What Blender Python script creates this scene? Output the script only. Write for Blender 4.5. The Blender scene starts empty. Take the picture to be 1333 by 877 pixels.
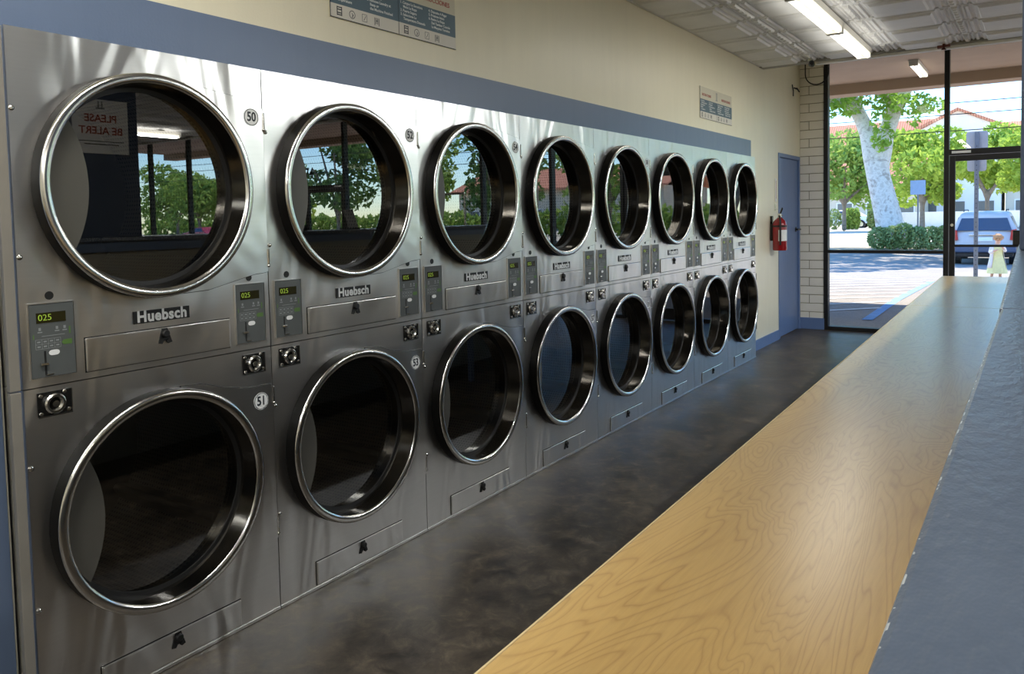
import bpy, bmesh, math, random
from mathutils import Vector, Matrix

random.seed(7)
scene = bpy.context.scene
COL = scene.collection
PI = math.pi

# ------------------------------------------------------------------ camera
def make_camera():
    yaw, pitch, roll = 0.5755429, -0.0529708, -0.0200331
    f = Vector((-math.sin(yaw) * math.cos(pitch), math.cos(yaw) * math.cos(pitch), math.sin(pitch)))
    r = Vector((math.cos(yaw), math.sin(yaw), 0.0))
    u = r.cross(f)
    c, s = math.cos(roll), math.sin(roll)
    r2, u2 = r * c + u * s, u * c - r * s
    cam = bpy.data.cameras.new('camera')
    ob = bpy.data.objects.new('camera', cam)
    COL.objects.link(ob)
    m = Matrix((r2, u2, -f)).transposed().to_4x4()
    m.translation = Vector((2.262, 0.0, 1.382))
    ob.matrix_world = m
    cam.sensor_width = 36.0
    cam.lens = 1014.98 / 1333.0 * 36.0
    cam.shift_x = (666.5 - 694.0) / 1333.0
    cam.shift_y = (336.7 - 438.5) / 1333.0
    cam.clip_start = 0.01
    cam.clip_end = 500
    scene.camera = ob
make_camera()

# ------------------------------------------------------------------ world, sun, exposure
W = bpy.data.worlds.new('sky')
scene.world = W
W.use_nodes = True
wn = W.node_tree.nodes
wn.clear()
sky = wn.new('ShaderNodeTexSky')
sky.sky_type = 'NISHITA'
sky.sun_disc = False
sky.sun_elevation = math.radians(62)
sky.sun_rotation = math.radians(180)
sky.altitude = 20
sky.air_density = 1.0
sky.dust_density = 0.1
sky.ozone_density = 1.6
bg = wn.new('ShaderNodeBackground')
bg.inputs['Strength'].default_value = 0.38
wo = wn.new('ShaderNodeOutputWorld')
tint = wn.new('ShaderNodeMix')
tint.data_type = 'RGBA'
tint.blend_type = 'MULTIPLY'
tint.inputs[0].default_value = 1.0
tint.inputs[7].default_value = (0.70, 0.83, 0.99, 1)
hs = wn.new('ShaderNodeHueSaturation')
hs.inputs['Saturation'].default_value = 1.22
hs.inputs['Value'].default_value = 0.92
W.node_tree.links.new(sky.outputs[0], hs.inputs['Color'])
W.node_tree.links.new(hs.outputs[0], tint.inputs[6])
W.node_tree.links.new(tint.outputs[2], bg.inputs[0])
W.node_tree.links.new(bg.outputs[0], wo.inputs[0])

sun = bpy.data.lights.new('sun', 'SUN')
sun.energy = 5.6
sun.angle = math.radians(0.6)
sun.color = (1.0, 0.93, 0.82)
so = bpy.data.objects.new('sun', sun)
COL.objects.link(so)
sd = Vector((0.12, -1.0, -1.88)).normalized()        # travels from the south (+y), high
so.rotation_euler = sd.to_track_quat('-Z', 'Y').to_euler()
so.location = (0, 30, 40)

scene.view_settings.view_transform = 'Standard'
scene.view_settings.look = 'None'
scene.view_settings.gamma = 1.0
scene.view_settings.use_curve_mapping = False
scene.view_settings.exposure = 0.86
TUBE_EMIT = 1.7
FIXTURE_WATTS = 9.0
cy = scene.cycles
cy.max_bounces = 10
cy.diffuse_bounces = 5
cy.glossy_bounces = 6
cy.transmission_bounces = 6
cy.transparent_max_bounces = 24
cy.sample_clamp_indirect = 3.0
cy.use_adaptive_sampling = False
cy.denoising_input_passes = 'RGB_ALBEDO_NORMAL'
cy.denoising_prefilter = 'ACCURATE'
cy.caustics_reflective = False
cy.caustics_refractive = False
cy.use_denoising = True

# ------------------------------------------------------------------ material helpers
def lin(r, g, b):
    def c(v):
        v /= 255.0
        return v / 12.92 if v <= 0.04045 else ((v + 0.055) / 1.055) ** 2.4
    return (c(r), c(g), c(b), 1.0)

class NT:
    """Small wrapper around one material's node tree."""
    def __init__(self, name):
        self.m = bpy.data.materials.new(name)
        self.m.use_nodes = True
        self.t = self.m.node_tree
        self.n = self.t.nodes
        self.b = self.n['Principled BSDF']
        self.out = self.n['Material Output']
    def new(self, kind, **kw):
        nd = self.n.new(kind)
        for k, v in kw.items():
            if k in nd.inputs.keys():
                nd.inputs[k].default_value = v
            else:
                setattr(nd, k, v)
        return nd
    def link(self, a, b):
        self.t.links.new(a, b)
    def set(self, **kw):
        names = dict(color='Base Color', rough='Roughness', metal='Metallic', spec='Specular IOR Level',
                     coat='Coat Weight', coat_rough='Coat Roughness', emit='Emission Color', estr='Emission Strength')
        for k, v in kw.items():
            self.b.inputs[names[k]].default_value = v
        return self
    def coord(self, scale=(1, 1, 1), which='Object'):
        tc = self.new('ShaderNodeTexCoord')
        mp = self.new('ShaderNodeMapping')
        mp.inputs['Scale'].default_value = scale
        self.link(tc.outputs[which], mp.inputs['Vector'])
        return mp.outputs['Vector']
    def noise(self, vec, scale, detail=4.0, rough=0.5, dist=0.0):
        nd = self.new('ShaderNodeTexNoise')
        nd.inputs['Scale'].default_value = scale
        nd.inputs['Detail'].default_value = detail
        nd.inputs['Roughness'].default_value = rough
        nd.inputs['Distortion'].default_value = dist
        self.link(vec, nd.inputs['Vector'])
        return nd.outputs['Fac']
    def ramp(self, fac, stops, interp='LINEAR'):
        nd = self.new('ShaderNodeValToRGB')
        cr = nd.color_ramp
        cr.interpolation = interp
        while len(cr.elements) < len(stops):
            cr.elements.new(0.5)
        for e, (p, c) in zip(cr.elements, stops):
            e.position = p
            e.color = c if len(c) == 4 else (c[0], c[1], c[2], 1)
        self.link(fac, nd.inputs['Fac'])
        return nd.outputs['Color']
    def bump(self, h, strength, distance=0.01, normal=None):
        nd = self.new('ShaderNodeBump')
        nd.inputs['Strength'].default_value = strength
        nd.inputs['Distance'].default_value = distance
        self.link(h, nd.inputs['Height'])
        if normal is not None:
            self.link(normal, nd.inputs['Normal'])
        return nd.outputs['Normal']
    def mix(self, fac, a, b, mode='MIX'):
        nd = self.new('ShaderNodeMix')
        nd.data_type = 'RGBA'
        nd.blend_type = mode
        if isinstance(fac, float): nd.inputs[0].default_value = fac
        else: self.link(fac, nd.inputs[0])
        for s, v in ((6, a), (7, b)):
            if isinstance(v, tuple): nd.inputs[s].default_value = v
            else: self.link(v, nd.inputs[s])
        return nd.outputs[2]
    def math(self, op, a, b=0.0):
        nd = self.new('ShaderNodeMath')
        nd.operation = op
        for i, v in ((0, a), (1, b)):
            if isinstance(v, (int, float)): nd.inputs[i].default_value = v
            else: self.link(v, nd.inputs[i])
        return nd.outputs[0]

def g(v): return (v, v, v, 1.0)

def plain(name, color, rough=0.5, metal=0.0, spec=0.5, vary=0.06, scale=8.0, bump=0.0, coat=0.0):
    """Solid colour with a slight procedural variation."""
    N = NT(name)
    N.set(rough=rough, metal=metal, spec=spec, coat=coat)
    v = N.coord()
    f = N.noise(v, scale, 3.0)
    lo = tuple(c * (1 - vary) for c in color[:3]) + (1,)
    hi = tuple(min(1, c * (1 + vary)) for c in color[:3]) + (1,)
    N.link(N.ramp(f, [(0.3, lo), (0.7, hi)]), N.b.inputs['Base Color'])
    if bump:
        N.link(N.bump(N.noise(v, scale * 12, 3.0), bump, 0.002), N.b.inputs['Normal'])
    return N.m

def steel_mat(name, base, rough, streak=(2, 2, 40), dent=0.26, vert=False):
    N = NT(name)
    N.set(metal=1.0)
    v = N.coord(streak)
    br = N.noise(v, 3.0, 3.0, 0.6)
    big = N.noise(N.coord((1, 1.7, .6)), 2.6, 2.0, 0.45, 0.8)
    N.link(N.ramp(br, [(0.2, tuple(c * 0.95 for c in base) + (1,)), (0.8, base + (1,))]), N.b.inputs['Base Color'])
    N.set(rough=rough)
    N.link(N.bump(big, dent, 0.075), N.b.inputs['Normal'])
    N.b.inputs['Anisotropic'].default_value = 0.0
    return N.m

M = {}
M['steel'] = steel_mat('brushed stainless steel', (0.80, 0.785, 0.76), 0.30)
M['steel_plate'] = steel_mat('door plate stainless steel', (0.82, 0.805, 0.78), 0.28)
M['chrome'] = plain('polished chrome', (0.80, 0.79, 0.76, 1), 0.18, 1.0, vary=0.03)
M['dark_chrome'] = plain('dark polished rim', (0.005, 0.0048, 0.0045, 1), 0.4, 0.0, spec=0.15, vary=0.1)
M['liner'] = plain('recess steel with painted dark reflections', (0.24, 0.225, 0.2, 1), 0.16, 1.0, vary=0.1)  # dark reflections inside the recess are put into the metal's colour
M['black_rubber'] = plain('black rubber', (0.006, 0.006, 0.006, 1), 0.5)
M['black_gloss'] = plain('glossy black', (0.008, 0.008, 0.008, 1), 0.25)
M['handle_grey'] = plain('grey painted door pull', lin(84, 82, 76), 0.45, 0.0, vary=0.03, scale=3)
M['panel_grey'] = plain('control panel grey', lin(84, 88, 88), 0.4, vary=0.05)
M['panel_mark'] = plain('pale panel print', lin(140, 145, 146), 0.5)
M['display_dark'] = plain('display window', lin(40, 38, 16), 0.2)
M['green_label'] = plain('green start label', lin(84, 118, 58), 0.4)
M['white_paint'] = plain('white paint', lin(225, 222, 212), 0.5, vary=0.03)
M['white_print'] = plain('white sticker', lin(236, 238, 238), 0.5, vary=0.02)
M['ink'] = plain('dark ink', lin(34, 42, 52), 0.5)
M['ink_black'] = plain('black ink', lin(20, 20, 20), 0.5)
M['red_ink'] = plain('red ink', lin(172, 78, 66), 0.5)
M['sign_blue'] = plain('sign slate blue', lin(88, 110, 124), 0.5, vary=0.03)
M['sign_cream'] = plain('sign cream', lin(212, 206, 186), 0.5, vary=0.02)
M['sign_white'] = plain('sign white', lin(222, 218, 208), 0.5, vary=0.02)

def emission(name, color, strength):
    N = NT(name)
    N.set(color=color, emit=color, estr=strength, rough=0.4)
    return N.m
M['digits'] = emission('lit display digits', lin(150, 180, 60), 0.12)
M['tube'] = emission('lit fluorescent tube', (1.0, 0.97, 0.86, 1), TUBE_EMIT)

M['tube'].cycles.emission_sampling = 'NONE'
for _k in ('digits',): M[_k].cycles.emission_sampling = 'NONE'

def glass_mat(name, ior=1.6, tint=(1, 1, 1, 1), rough=0.0, base=0.0):
    """Thin pane: mirror reflection by Fresnel over clear transmission."""
    N = NT(name)
    N.n.remove(N.b)
    fr = N.new('ShaderNodeFresnel')
    fr.inputs['IOR'].default_value = ior
    geo = N.new('ShaderNodeNewGeometry')
    # same reflectance from both faces of the pane
    sw = N.math('MULTIPLY', fr.outputs[0], N.math('SUBTRACT', 1.0, geo.outputs['Backfacing']))
    fr2 = N.new('ShaderNodeFresnel')
    fr2.inputs['IOR'].default_value = 1.0 / ior
    fac = N.math('ADD', sw, base)
    tr = N.new('ShaderNodeBsdfTransparent')
    tr.inputs[0].default_value = tint
    gl = N.new('ShaderNodeBsdfGlossy')
    gl.inputs['Roughness'].default_value = rough
    mx = N.new('ShaderNodeMixShader')
    N.link(fac, mx.inputs[0])
    N.link(tr.outputs[0], mx.inputs[1])
    N.link(gl.outputs[0], mx.inputs[2])
    N.link(mx.outputs[0], N.out.inputs['Surface'])
    return N.m
M['door_glass'] = glass_mat('dryer door glass', 2.0, (0.36, 0.36, 0.35, 1), base=0.24)
M['pane'] = glass_mat('window glass', 1.35, (0.97, 0.98, 0.98, 1))

def wall_mat(name, color, bump=0.25):
    N = NT(name)
    v = N.coord()
    a = N.noise(v, 1.2, 4.0, 0.6)
    b = N.noise(N.coord((1, 6, .8)), 2.0, 4.0, 0.6)
    f = N.mix(0.5, a, b)
    N.link(N.ramp(f, [(0.3, tuple(c * 0.93 for c in color[:3]) + (1,)), (0.7, color)]), N.b.inputs['Base Color'])
    N.set(rough=0.34, spec=0.45)
    n1 = N.bump(N.noise(v, 120, 3.0), bump, 0.002)
    N.link(N.bump(N.noise(N.coord((1, 5, 1)), 3, 3), 0.15, 0.01, n1), N.b.inputs['Normal'])
    return N.m
M['cream'] = wall_mat('cream painted wall', lin(242, 235, 210))
M['blue'] = wall_mat('slate blue wall paint', lin(108, 125, 154))
M['door_blue'] = wall_mat('blue door paint', lin(100, 124, 168), 0.1)
M['block'] = wall_mat('cream painted block', lin(240, 236, 224))
M['mortar'] = plain('painted mortar joint', lin(160, 152, 130), 0.7)
M['pier'] = wall_mat('dark blue pier paint', lin(74, 86, 108))
M['frame'] = plain('black window frame', lin(26, 25, 26), 0.4, 0.2)
M['knee'] = wall_mat('half wall beige', lin(158, 156, 146))

def ceiling_mat():
    N = NT('silver grey embossed ceiling')
    v = N.coord()
    N.link(N.ramp(N.noise(v, 3, 4), [(0.3, lin(216, 216, 214)), (0.7, lin(232, 232, 230))]), N.b.inputs['Base Color'])
    N.set(rough=0.5, metal=0.1)
    N.link(N.bump(N.noise(v, 40, 2), 0.15, 0.003), N.b.inputs['Normal'])
    return N.m
M['ceiling'] = ceiling_mat()

def floor_mat():
    N = NT('stained dark concrete floor')
    v = N.coord()
    a = N.noise(v, 2.6, 8, 0.7, 0.5)
    b = N.noise(v, 11.0, 8, 0.72, 0.5)
    c1 = N.ramp(a, [(0.38, lin(38, 35, 33)), (0.5, lin(70, 63, 56)), (0.64, lin(108, 97, 83))])
    c2 = N.ramp(b, [(0.38, lin(34, 31, 29)), (0.52, lin(76, 69, 60)), (0.68, lin(126, 114, 98))])
    N.link(N.mix(0.55, c1, c2), N.b.inputs['Base Color'])
    N.link(N.ramp(b, [(0.3, g(0.34)), (0.7, g(0.5))]), N.b.inputs['Roughness'])
    N.link(N.bump(b, 0.15, 0.006), N.b.inputs['Normal'])
    N.set(spec=0.4)
    return N.m
M['floor'] = floor_mat()

def oak_mat():
    N = NT('golden oak laminate')
    v = N.coord((1.0, 0.26, 1.0))
    base = N.noise(v, 3.4, 3.0, 0.5, 0.9)
    rings = N.math('FRACT', N.math('MULTIPLY', base, 40.0))
    lines = N.ramp(rings, [(0.0, g(0.35)), (0.10, g(0.75)), (0.30, g(0.95)), (0.7, g(1.0)), (0.9, g(0.8)), (1.0, g(0.35))])
    fine = N.noise(N.coord((90, 5, 1)), 2.0, 3, 0.6)
    patch = N.noise(N.coord((2.5, .6, 1)), 1.3, 2)
    dark, mid, pale = lin(170, 130, 72), lin(212, 174, 106), lin(222, 187, 124)
    c = N.mix(lines, dark, mid)
    c = N.mix(N.ramp(patch, [(0.35, g(0)), (0.7, g(0.55))]), c, pale)
    c = N.mix(N.ramp(fine, [(0.35, g(0.16)), (0.6, g(0))]), c, lin(160, 120, 66))
    N.link(c, N.b.inputs['Base Color'])
    N.set(rough=0.34, spec=0.5, coat=1.0, coat_rough=0.27)
    N.b.inputs['Coat IOR'].default_value = 1.75
    N.link(N.bump(N.noise(N.coord((40, 14, 1)), 8, 2), 0.05, 0.001), N.b.inputs['Normal'])
    return N.m
M['oak'] = oak_mat()
M['oak_edge'] = plain('pale laminate edge', lin(214, 196, 150), 0.4)

def ledge_mat():
    N = NT('thick blue grey gloss paint')
    v = N.coord((1, 0.6, 1))
    f = N.noise(v, 30, 4)
    col = N.ramp(f, [(0.3, lin(86, 97, 114)), (0.7, lin(98, 109, 126))])
    # paint worn off along the long near edge
    sep = N.new('ShaderNodeSeparateXYZ')
    tc = N.new('ShaderNodeTexCoord')
    N.link(tc.outputs['Object'], sep.inputs[0])
    edge = N.math('LESS_THAN', sep.outputs['X'], 0.0009)
    chips = N.math('GREATER_THAN', N.noise(N.coord((1, 1, 1)), 160, 4), 0.56)
    N.link(N.mix(N.math('MULTIPLY', edge, chips), col, lin(190, 196, 200)), N.b.inputs['Base Color'])
    N.set(rough=0.3, spec=0.5)
    n1 = N.bump(N.noise(N.coord((1, 0.45, 1)), 220, 3, 0.6), 0.5, 0.0013)
    N.link(N.bump(N.noise(N.coord((1, 1, 1)), 14, 2), 0.25, 0.003, n1), N.b.inputs['Normal'])
    return N.m
M['ledge'] = ledge_mat()

def drum_mat():
    N = NT('perforated galvanised drum')
    vor = N.new('ShaderNodeTexVoronoi')
    tc = N.new('ShaderNodeTexCoord')
    mp = N.new('ShaderNodeMapping')
    mp.inputs['Scale'].default_value = (1, 1, 1)
    N.link(tc.outputs['UV'], mp.inputs['Vector'])
    vor.inputs['Scale'].default_value = 62
    vor.inputs['Randomness'].default_value = 0.12
    vor.voronoi_dimensions = '2D'
    N.link(mp.outputs['Vector'], vor.inputs['Vector'])
    hole = N.math('LESS_THAN', vor.outputs['Distance'], 0.27)
    N.link(N.mix(hole, (0.30, 0.285, 0.24, 1), (0.005, 0.005, 0.005, 1)), N.b.inputs['Base Color'])
    N.link(N.math('SUBTRACT', 1.0, hole), N.b.inputs['Metallic'])
    N.set(rough=0.33)
    N.link(N.bump(vor.outputs['Distance'], 0.4, 0.004), N.b.inputs['Normal'])
    return N.m
M['drum'] = drum_mat()
M['drum_back'] = plain('drum back plate', (0.25, 0.24, 0.2, 1), 0.35, 0.9)

# ------------------------------------------------------------------ mesh helpers
class MB:
    def __init__(self):
        self.bm = bmesh.new()
    def box(self, x0, x1, y0, y1, z0, z1):
        vs = [self.bm.verts.new((x, y, z)) for x in (x0, x1) for y in (y0, y1) for z in (z0, z1)]
        for q in ((0, 1, 3, 2), (4, 6, 7, 5), (0, 4, 5, 1), (2, 3, 7, 6), (0, 2, 6, 4), (1, 5, 7, 3)):
            self.bm.faces.new([vs[i] for i in q])
        return self
    def prism(self, pts, axis, a, b):
        """Polygon pts in the plane across `axis`, extruded from a to b."""
        def P(p, t):
            return {'x': (t, p[0], p[1]), 'y': (p[0], t, p[1]), 'z': (p[0], p[1], t)}[axis]
        A = [self.bm.verts.new(P(p, a)) for p in pts]
        B = [self.bm.verts.new(P(p, b)) for p in pts]
        n = len(pts)
        self.bm.faces.new(A)
        self.bm.faces.new(B[::-1])
        for i in range(n):
            self.bm.faces.new((A[i], B[i], B[(i + 1) % n], A[(i + 1) % n]))
        return self
    def lathe(self, prof, c, axis='x', n=48, a0=0.0, a1=2 * PI, close=False):
        """prof = [(t, r)]; t along axis from c."""
        full = abs(a1 - a0 - 2 * PI) < 1e-6
        m = n if full else n + 1
        rows = []
        for t, r in prof:
            row = []
            if r < 1e-6:
                v = self.bm.verts.new(self._ax(c, axis, t, 0, 0))
                row = [v] * m
            else:
                for i in range(m):
                    a = a0 + (a1 - a0) * i / n
                    row.append(self.bm.verts.new(self._ax(c, axis, t, r * math.cos(a), r * math.sin(a))))
            rows.append(row)
        pairs = list(zip(rows[:-1], rows[1:]))
        if close: pairs.append((rows[-1], rows[0]))
        for R0, R1 in pairs:
            for i in range(n):
                j = (i + 1) % m
                q = []
                for v in (R0[i], R0[j], R1[j], R1[i]):
                    if v not in q: q.append(v)
                if len(q) >= 3:
                    try: self.bm.faces.new(q)
                    except ValueError: pass
        return self
    def _ax(self, c, axis, t, u, v):
        if axis == 'x': return (c[0] + t, c[1] + u, c[2] + v)
        if axis == 'y': return (c[0] + u, c[1] + t, c[2] + v)
        return (c[0] + u, c[1] + v, c[2] + t)
    def cyl(self, p0, p1, r0, r1=None, n=12):
        r1 = r0 if r1 is None else r1
        p0, p1 = Vector(p0), Vector(p1)
        d = (p1 - p0).normalized()
        a = d.orthogonal().normalized()
        b = d.cross(a)
        A = [self.bm.verts.new(p0 + (a * math.cos(2 * PI * i / n) + b * math.sin(2 * PI * i / n)) * r0) for i in range(n)]
        B = [self.bm.verts.new(p1 + (a * math.cos(2 * PI * i / n) + b * math.sin(2 * PI * i / n)) * r1) for i in range(n)]
        for i in range(n):
            j = (i + 1) % n
            self.bm.faces.new((A[i], A[j], B[j], B[i]))
        self.bm.faces.new(A[::-1])
        self.bm.faces.new(B)
        return self
    def tube(self, pts, r, n=8):
        for a, b in zip(pts[:-1], pts[1:]):
            self.cyl(a, b, r, r, n)
        return self
    def ball(self, c, r, sx=1, sy=1, sz=1, u=14, v=9):
        mat = Matrix.Translation(Vector(c)) @ Matrix.Diagonal((sx, sy, sz, 1))
        bmesh.ops.create_uvsphere(self.bm, u_segments=u, v_segments=v, radius=r, matrix=mat)
        return self
    def hole_plate(self, y0, y1, z0, z1, cy_, cz_, r, x, n=72):
        """Rectangle in the plane x with a round hole."""
        inner, outer = [], []
        angs = [2 * PI * i / n for i in range(n)]
        for yy, zz in ((y1, z1), (y0, z1), (y0, z0), (y1, z0)):
            angs.append(math.atan2(zz - cz_, yy - cy_) % (2 * PI))
        angs = sorted(set(round(a, 6) for a in angs))
        for a in angs:
            ca, sa = math.cos(a), math.sin(a)
            ts = []
            if ca > 1e-9: ts.append((y1 - cy_) / ca)
            if ca < -1e-9: ts.append((y0 - cy_) / ca)
            if sa > 1e-9: ts.append((z1 - cz_) / sa)
            if sa < -1e-9: ts.append((z0 - cz_) / sa)
            t = min(ts)
            inner.append(self.bm.verts.new((x, cy_ + r * ca, cz_ + r * sa)))
            outer.append(self.bm.verts.new((x, cy_ + t * ca, cz_ + t * sa)))
        for i in range(len(angs)):
            j = (i + 1) % len(angs)
            self.bm.faces.new((inner[i], outer[i], outer[j], inner[j]))
        return self
    def add_mesh(self, me, mat=None):
        n0 = len(self.bm.verts)
        self.bm.from_mesh(me)
        if mat is not None:
            self.bm.verts.ensure_lookup_table()
            for v in self.bm.verts[n0:]: v.co = mat @ v.co
        return self
    def mesh(self, name, mat, smooth=False, angle=35, recalc=True):
        if recalc: bmesh.ops.recalc_face_normals(self.bm, faces=self.bm.faces)
        me = bpy.data.meshes.new(name)
        self.bm.to_mesh(me)
        self.bm.free()
        mats = mat if isinstance(mat, list) else [mat]
        for m in mats: me.materials.append(M[m] if isinstance(m, str) else m)
        if smooth:
            for p in me.polygons: p.use_smooth = True
            me.set_sharp_from_angle(angle=math.radians(angle))
        return me
    def build(self, name, mat, parent=None, smooth=False, bevel=0.0, loc=None, angle=35, recalc=True):
        o = bpy.data.objects.new(name, self.mesh(name, mat, smooth, angle, recalc))
        COL.objects.link(o)
        if parent is not None: o.parent = parent
        if loc is not None: o.location = loc
        if bevel:
            b = o.modifiers.new('bevel', 'BEVEL')
            b.width = bevel
            b.segments = 2
            b.limit_method = 'ANGLE'
            b.harden_normals = False
        return o

def empty(name, loc=(0, 0, 0), rz=0.0):
    o = bpy.data.objects.new(name, None)
    o.empty_display_size = 0.1
    COL.objects.link(o)
    o.location = loc
    o.rotation_euler = (0, 0, rz)
    return o

def tag(o, label, cat, group=None):
    o['label'] = label
    o['category'] = cat
    if group: o['group'] = group
    return o

def struct(o):
    o['kind'] = 'structure'
    return o

def copy_tree(o, parent=None):
    c = o.copy()
    COL.objects.link(c)
    if parent is not None: c.parent = parent
    for ch in list(o.children): copy_tree(ch, c)
    return c

def shift(pts, dy, dz): return [(a + dy, b + dz) for a, b in pts]

def text_mesh(s, size, align='CENTER', bold=0.0, sx=1.0, depth=0.0004, space=1.0, line=1.0):
    cu = bpy.data.curves.new('text', 'FONT')
    cu.body = s
    cu.size = size
    cu.align_x = align
    cu.align_y = 'CENTER' if align == 'CENTER' else 'TOP'
    cu.offset = bold * size
    cu.extrude = depth
    cu.space_character = space
    cu.space_line = line
    cu.resolution_u = 3
    ob = bpy.data.objects.new('text', cu)
    COL.objects.link(ob)
    dg = bpy.context.evaluated_depsgraph_get()
    dg.update()
    me = bpy.data.meshes.new_from_object(ob.evaluated_get(dg))
    bpy.data.objects.remove(ob)
    bpy.data.curves.remove(cu)
    for v in me.vertices: v.co.x *= sx
    return me

def on_left(y, z, x=0.0):      # text lying on a plane that faces +x
    return Matrix(((0, 0, 1, x), (1, 0, 0, y), (0, 1, 0, z), (0, 0, 0, 1)))
def on_right(y, z, x=0.0):     # text on a plane that faces -x
    return Matrix(((0, 0, -1, x), (-1, 0, 0, y), (0, 1, 0, z), (0, 0, 0, 1)))
def on_front_out(x, z, y):     # text on a plane that faces +y
    return Matrix(((-1, 0, 0, x), (0, 0, 1, y), (0, 1, 0, z), (0, 0, 0, 1)))

# ------------------------------------------------------------------ the room
FY = 9.48          # inner face of the front (street) wall
CZ = 2.86          # ceiling
RX = 15.0          # far side wall
BY = -4.0          # back wall
WX = -0.11         # face of the wall the dryers are set in

b = MB()
b.box(-1.4, RX, BY, FY + 0.06, -0.10, 0.0)
struct(b.build('floor', 'floor'))

b = MB()
b.box(WX - 0.14, WX, BY, 0.978, 0, 3.3)
b.box(WX - 0.14, WX, 0.978, 7.384, 1.915, 3.3)
b.box(WX - 0.14, WX, 7.384, 8.56, 0, 3.3)
b.box(WX - 0.14, WX, 8.56, 9.46, 2.03, 3.3)
b.box(WX - 0.14, WX, 9.46, FY + 0.2, 0, 3.3)
struct(b.build('wall_left', 'cream'))
b = MB().box(WX, WX + 0.004, BY, 7.6, 1.9155, 2.09)
b.box(WX, WX + 0.004, 7.386, 7.6, 1.70, 1.9155) if False else None
struct(b.build('trim_1', 'blue'))
struct(MB().box(WX, WX + 0.004, BY, 0.972, 0.0, 1.915).build('trim_2', 'blue'))
struct(MB().box(WX, WX + 0.012, 7.386, 8.545, 0.0, 0.105).build('baseboard_left', 'door_blue'))
# grey edge flange that closes the gap between blue wall and first dryer
b = MB().box(-0.018, 0.0, 0.950, 0.9765, 0.0, 0.945)
b.box(-0.018, 0.0, 0.950, 0.9765, 0.949, 1.905)
struct(b.build('trim_3', plain('grey flange paint', lin(132, 128, 120), 0.45), bevel=0.002))

struct(MB().box(-1.4, RX, BY - 0.15, BY, 0, 3.3).build('wall_back', 'cream'))
struct(MB().box(RX, RX + 0.15, BY, FY + 0.1, 0, 3.3).build('wall_right', 'cream'))
struct(MB().box(-1.55, -1.4, BY, FY, 0, 3.3).build('wall_service', 'cream'))
struct(MB().box(-1.6, RX + 0.2, BY - 0.2, FY + 0.2, 3.3, 3.5).build('roof_slab', 'cream'))

# embossed panel ceiling
def ceiling():
    bm = bmesh.new()
    TX, TY = 0.65, 0.53
    x_start, y_start = -0.125, 7.565 - 0.53 * 22
    def frustum(x0, x1, y0, y1, z0, z1, e):
        A = [bm.verts.new(p) for p in ((x0, y0, z0), (x1, y0, z0), (x1, y1, z0), (x0, y1, z0))]
        B = [bm.verts.new(p) for p in ((x0 + e, y0 + e, z1), (x1 - e, y0 + e, z1), (x1 - e, y1 - e, z1), (x0 + e, y1 - e, z1))]
        for i in range(4):
            j = (i + 1) % 4
            bm.faces.new((A[i], B[i], B[j], A[j]))
        bm.faces.new(B[::-1])
        return B
    nx = int((RX - x_start) / TX) + 1
    for i in range(nx):
        for j in range(23):
            x0, y0 = x_start + i * TX, y_start + j * TY
            if y0 < BY - TY: continue
            y1 = min(y0 + TY, 7.88)
            # long coffer with a stepped border
            frustum(x0 + 0.012, x0 + 0.435, y0 + 0.02, y0 + TY - 0.02, CZ, CZ - 0.016, 0.014)
            frustum(x0 + 0.045, x0 + 0.40, y0 + 0.07, y0 + TY - 0.07, CZ - 0.016, CZ - 0.030, 0.012)
            # ribbed ornament strip running with the row
            for k, (a, w_, h) in enumerate(((0.452, 0.035, 0.014), (0.495, 0.022, 0.010), (0.525, 0.05, 0.018), (0.582, 0.022, 0.010), (0.610, 0.035, 0.014))):
                frustum(x0 + a, x0 + a + w_, y0 + 0.035, y0 + TY - 0.035, CZ, CZ - h, 0.008)
            for k in range(5):
                yy = y0 + 0.07 + k * 0.085
                frustum(x0 + 0.533, x0 + 0.567, yy, yy + 0.05, CZ - 0.018, CZ - 0.025, 0.008)
            # raised seam between rows
            frustum(x0, x0 + TX, y0 - 0.012, y0 + 0.012, CZ, CZ - 0.010, 0.004)
    vs = [bm.verts.new(p) for p in ((-0.15, BY, CZ), (RX, BY, CZ), (RX, 7.88, CZ), (-0.15, 7.88, CZ), (-0.15, BY, 3.29), (RX, BY, 3.29), (RX, 7.88, 3.29), (-0.15, 7.88, 3.29))]
    for q in ((0, 1, 2, 3), (4, 7, 6, 5), (0, 4, 5, 1), (1, 5, 6, 2), (2, 6, 7, 3), (3, 7, 4, 0)):
        bm.faces.new([vs[i] for i in q])
    for v in bm.verts:
        if v.co.y > 7.88: v.co.y = 7.88
        if v.co.x > RX: v.co.x = RX
        if v.co.x < -0.15: v.co.x = -0.15
    me = bpy.data.meshes.new('ceiling')
    bm.to_mesh(me); bm.free()
    me.materials.append(M['ceiling'])
    o = bpy.data.objects.new('ceiling', me)
    COL.objects.link(o)
    struct(o)
ceiling()
# beam across the room just before the window bay, pale lip under it
struct(MB().box(WX + 0.001, RX, 7.882, 8.02, 2.835, 3.29).build('trim_4', plain('grey beam paint', lin(150, 148, 138), 0.5), bevel=0.004))
struct(MB().box(0.42, RX, 7.94, 8.02, 2.812, 2.835).build('trim_5', 'white_paint', bevel=0.003))
struct(MB().box(-0.15, RX, 8.021, FY, 3.25, 3.3).build('ceiling_bay', 'cream'))
# cove along the wall under the ceiling edge
struct(MB().box(WX, WX + 0.02, BY, 7.88, CZ - 0.02, CZ).build('trim_6', 'ceiling', bevel=0.003))

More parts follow.
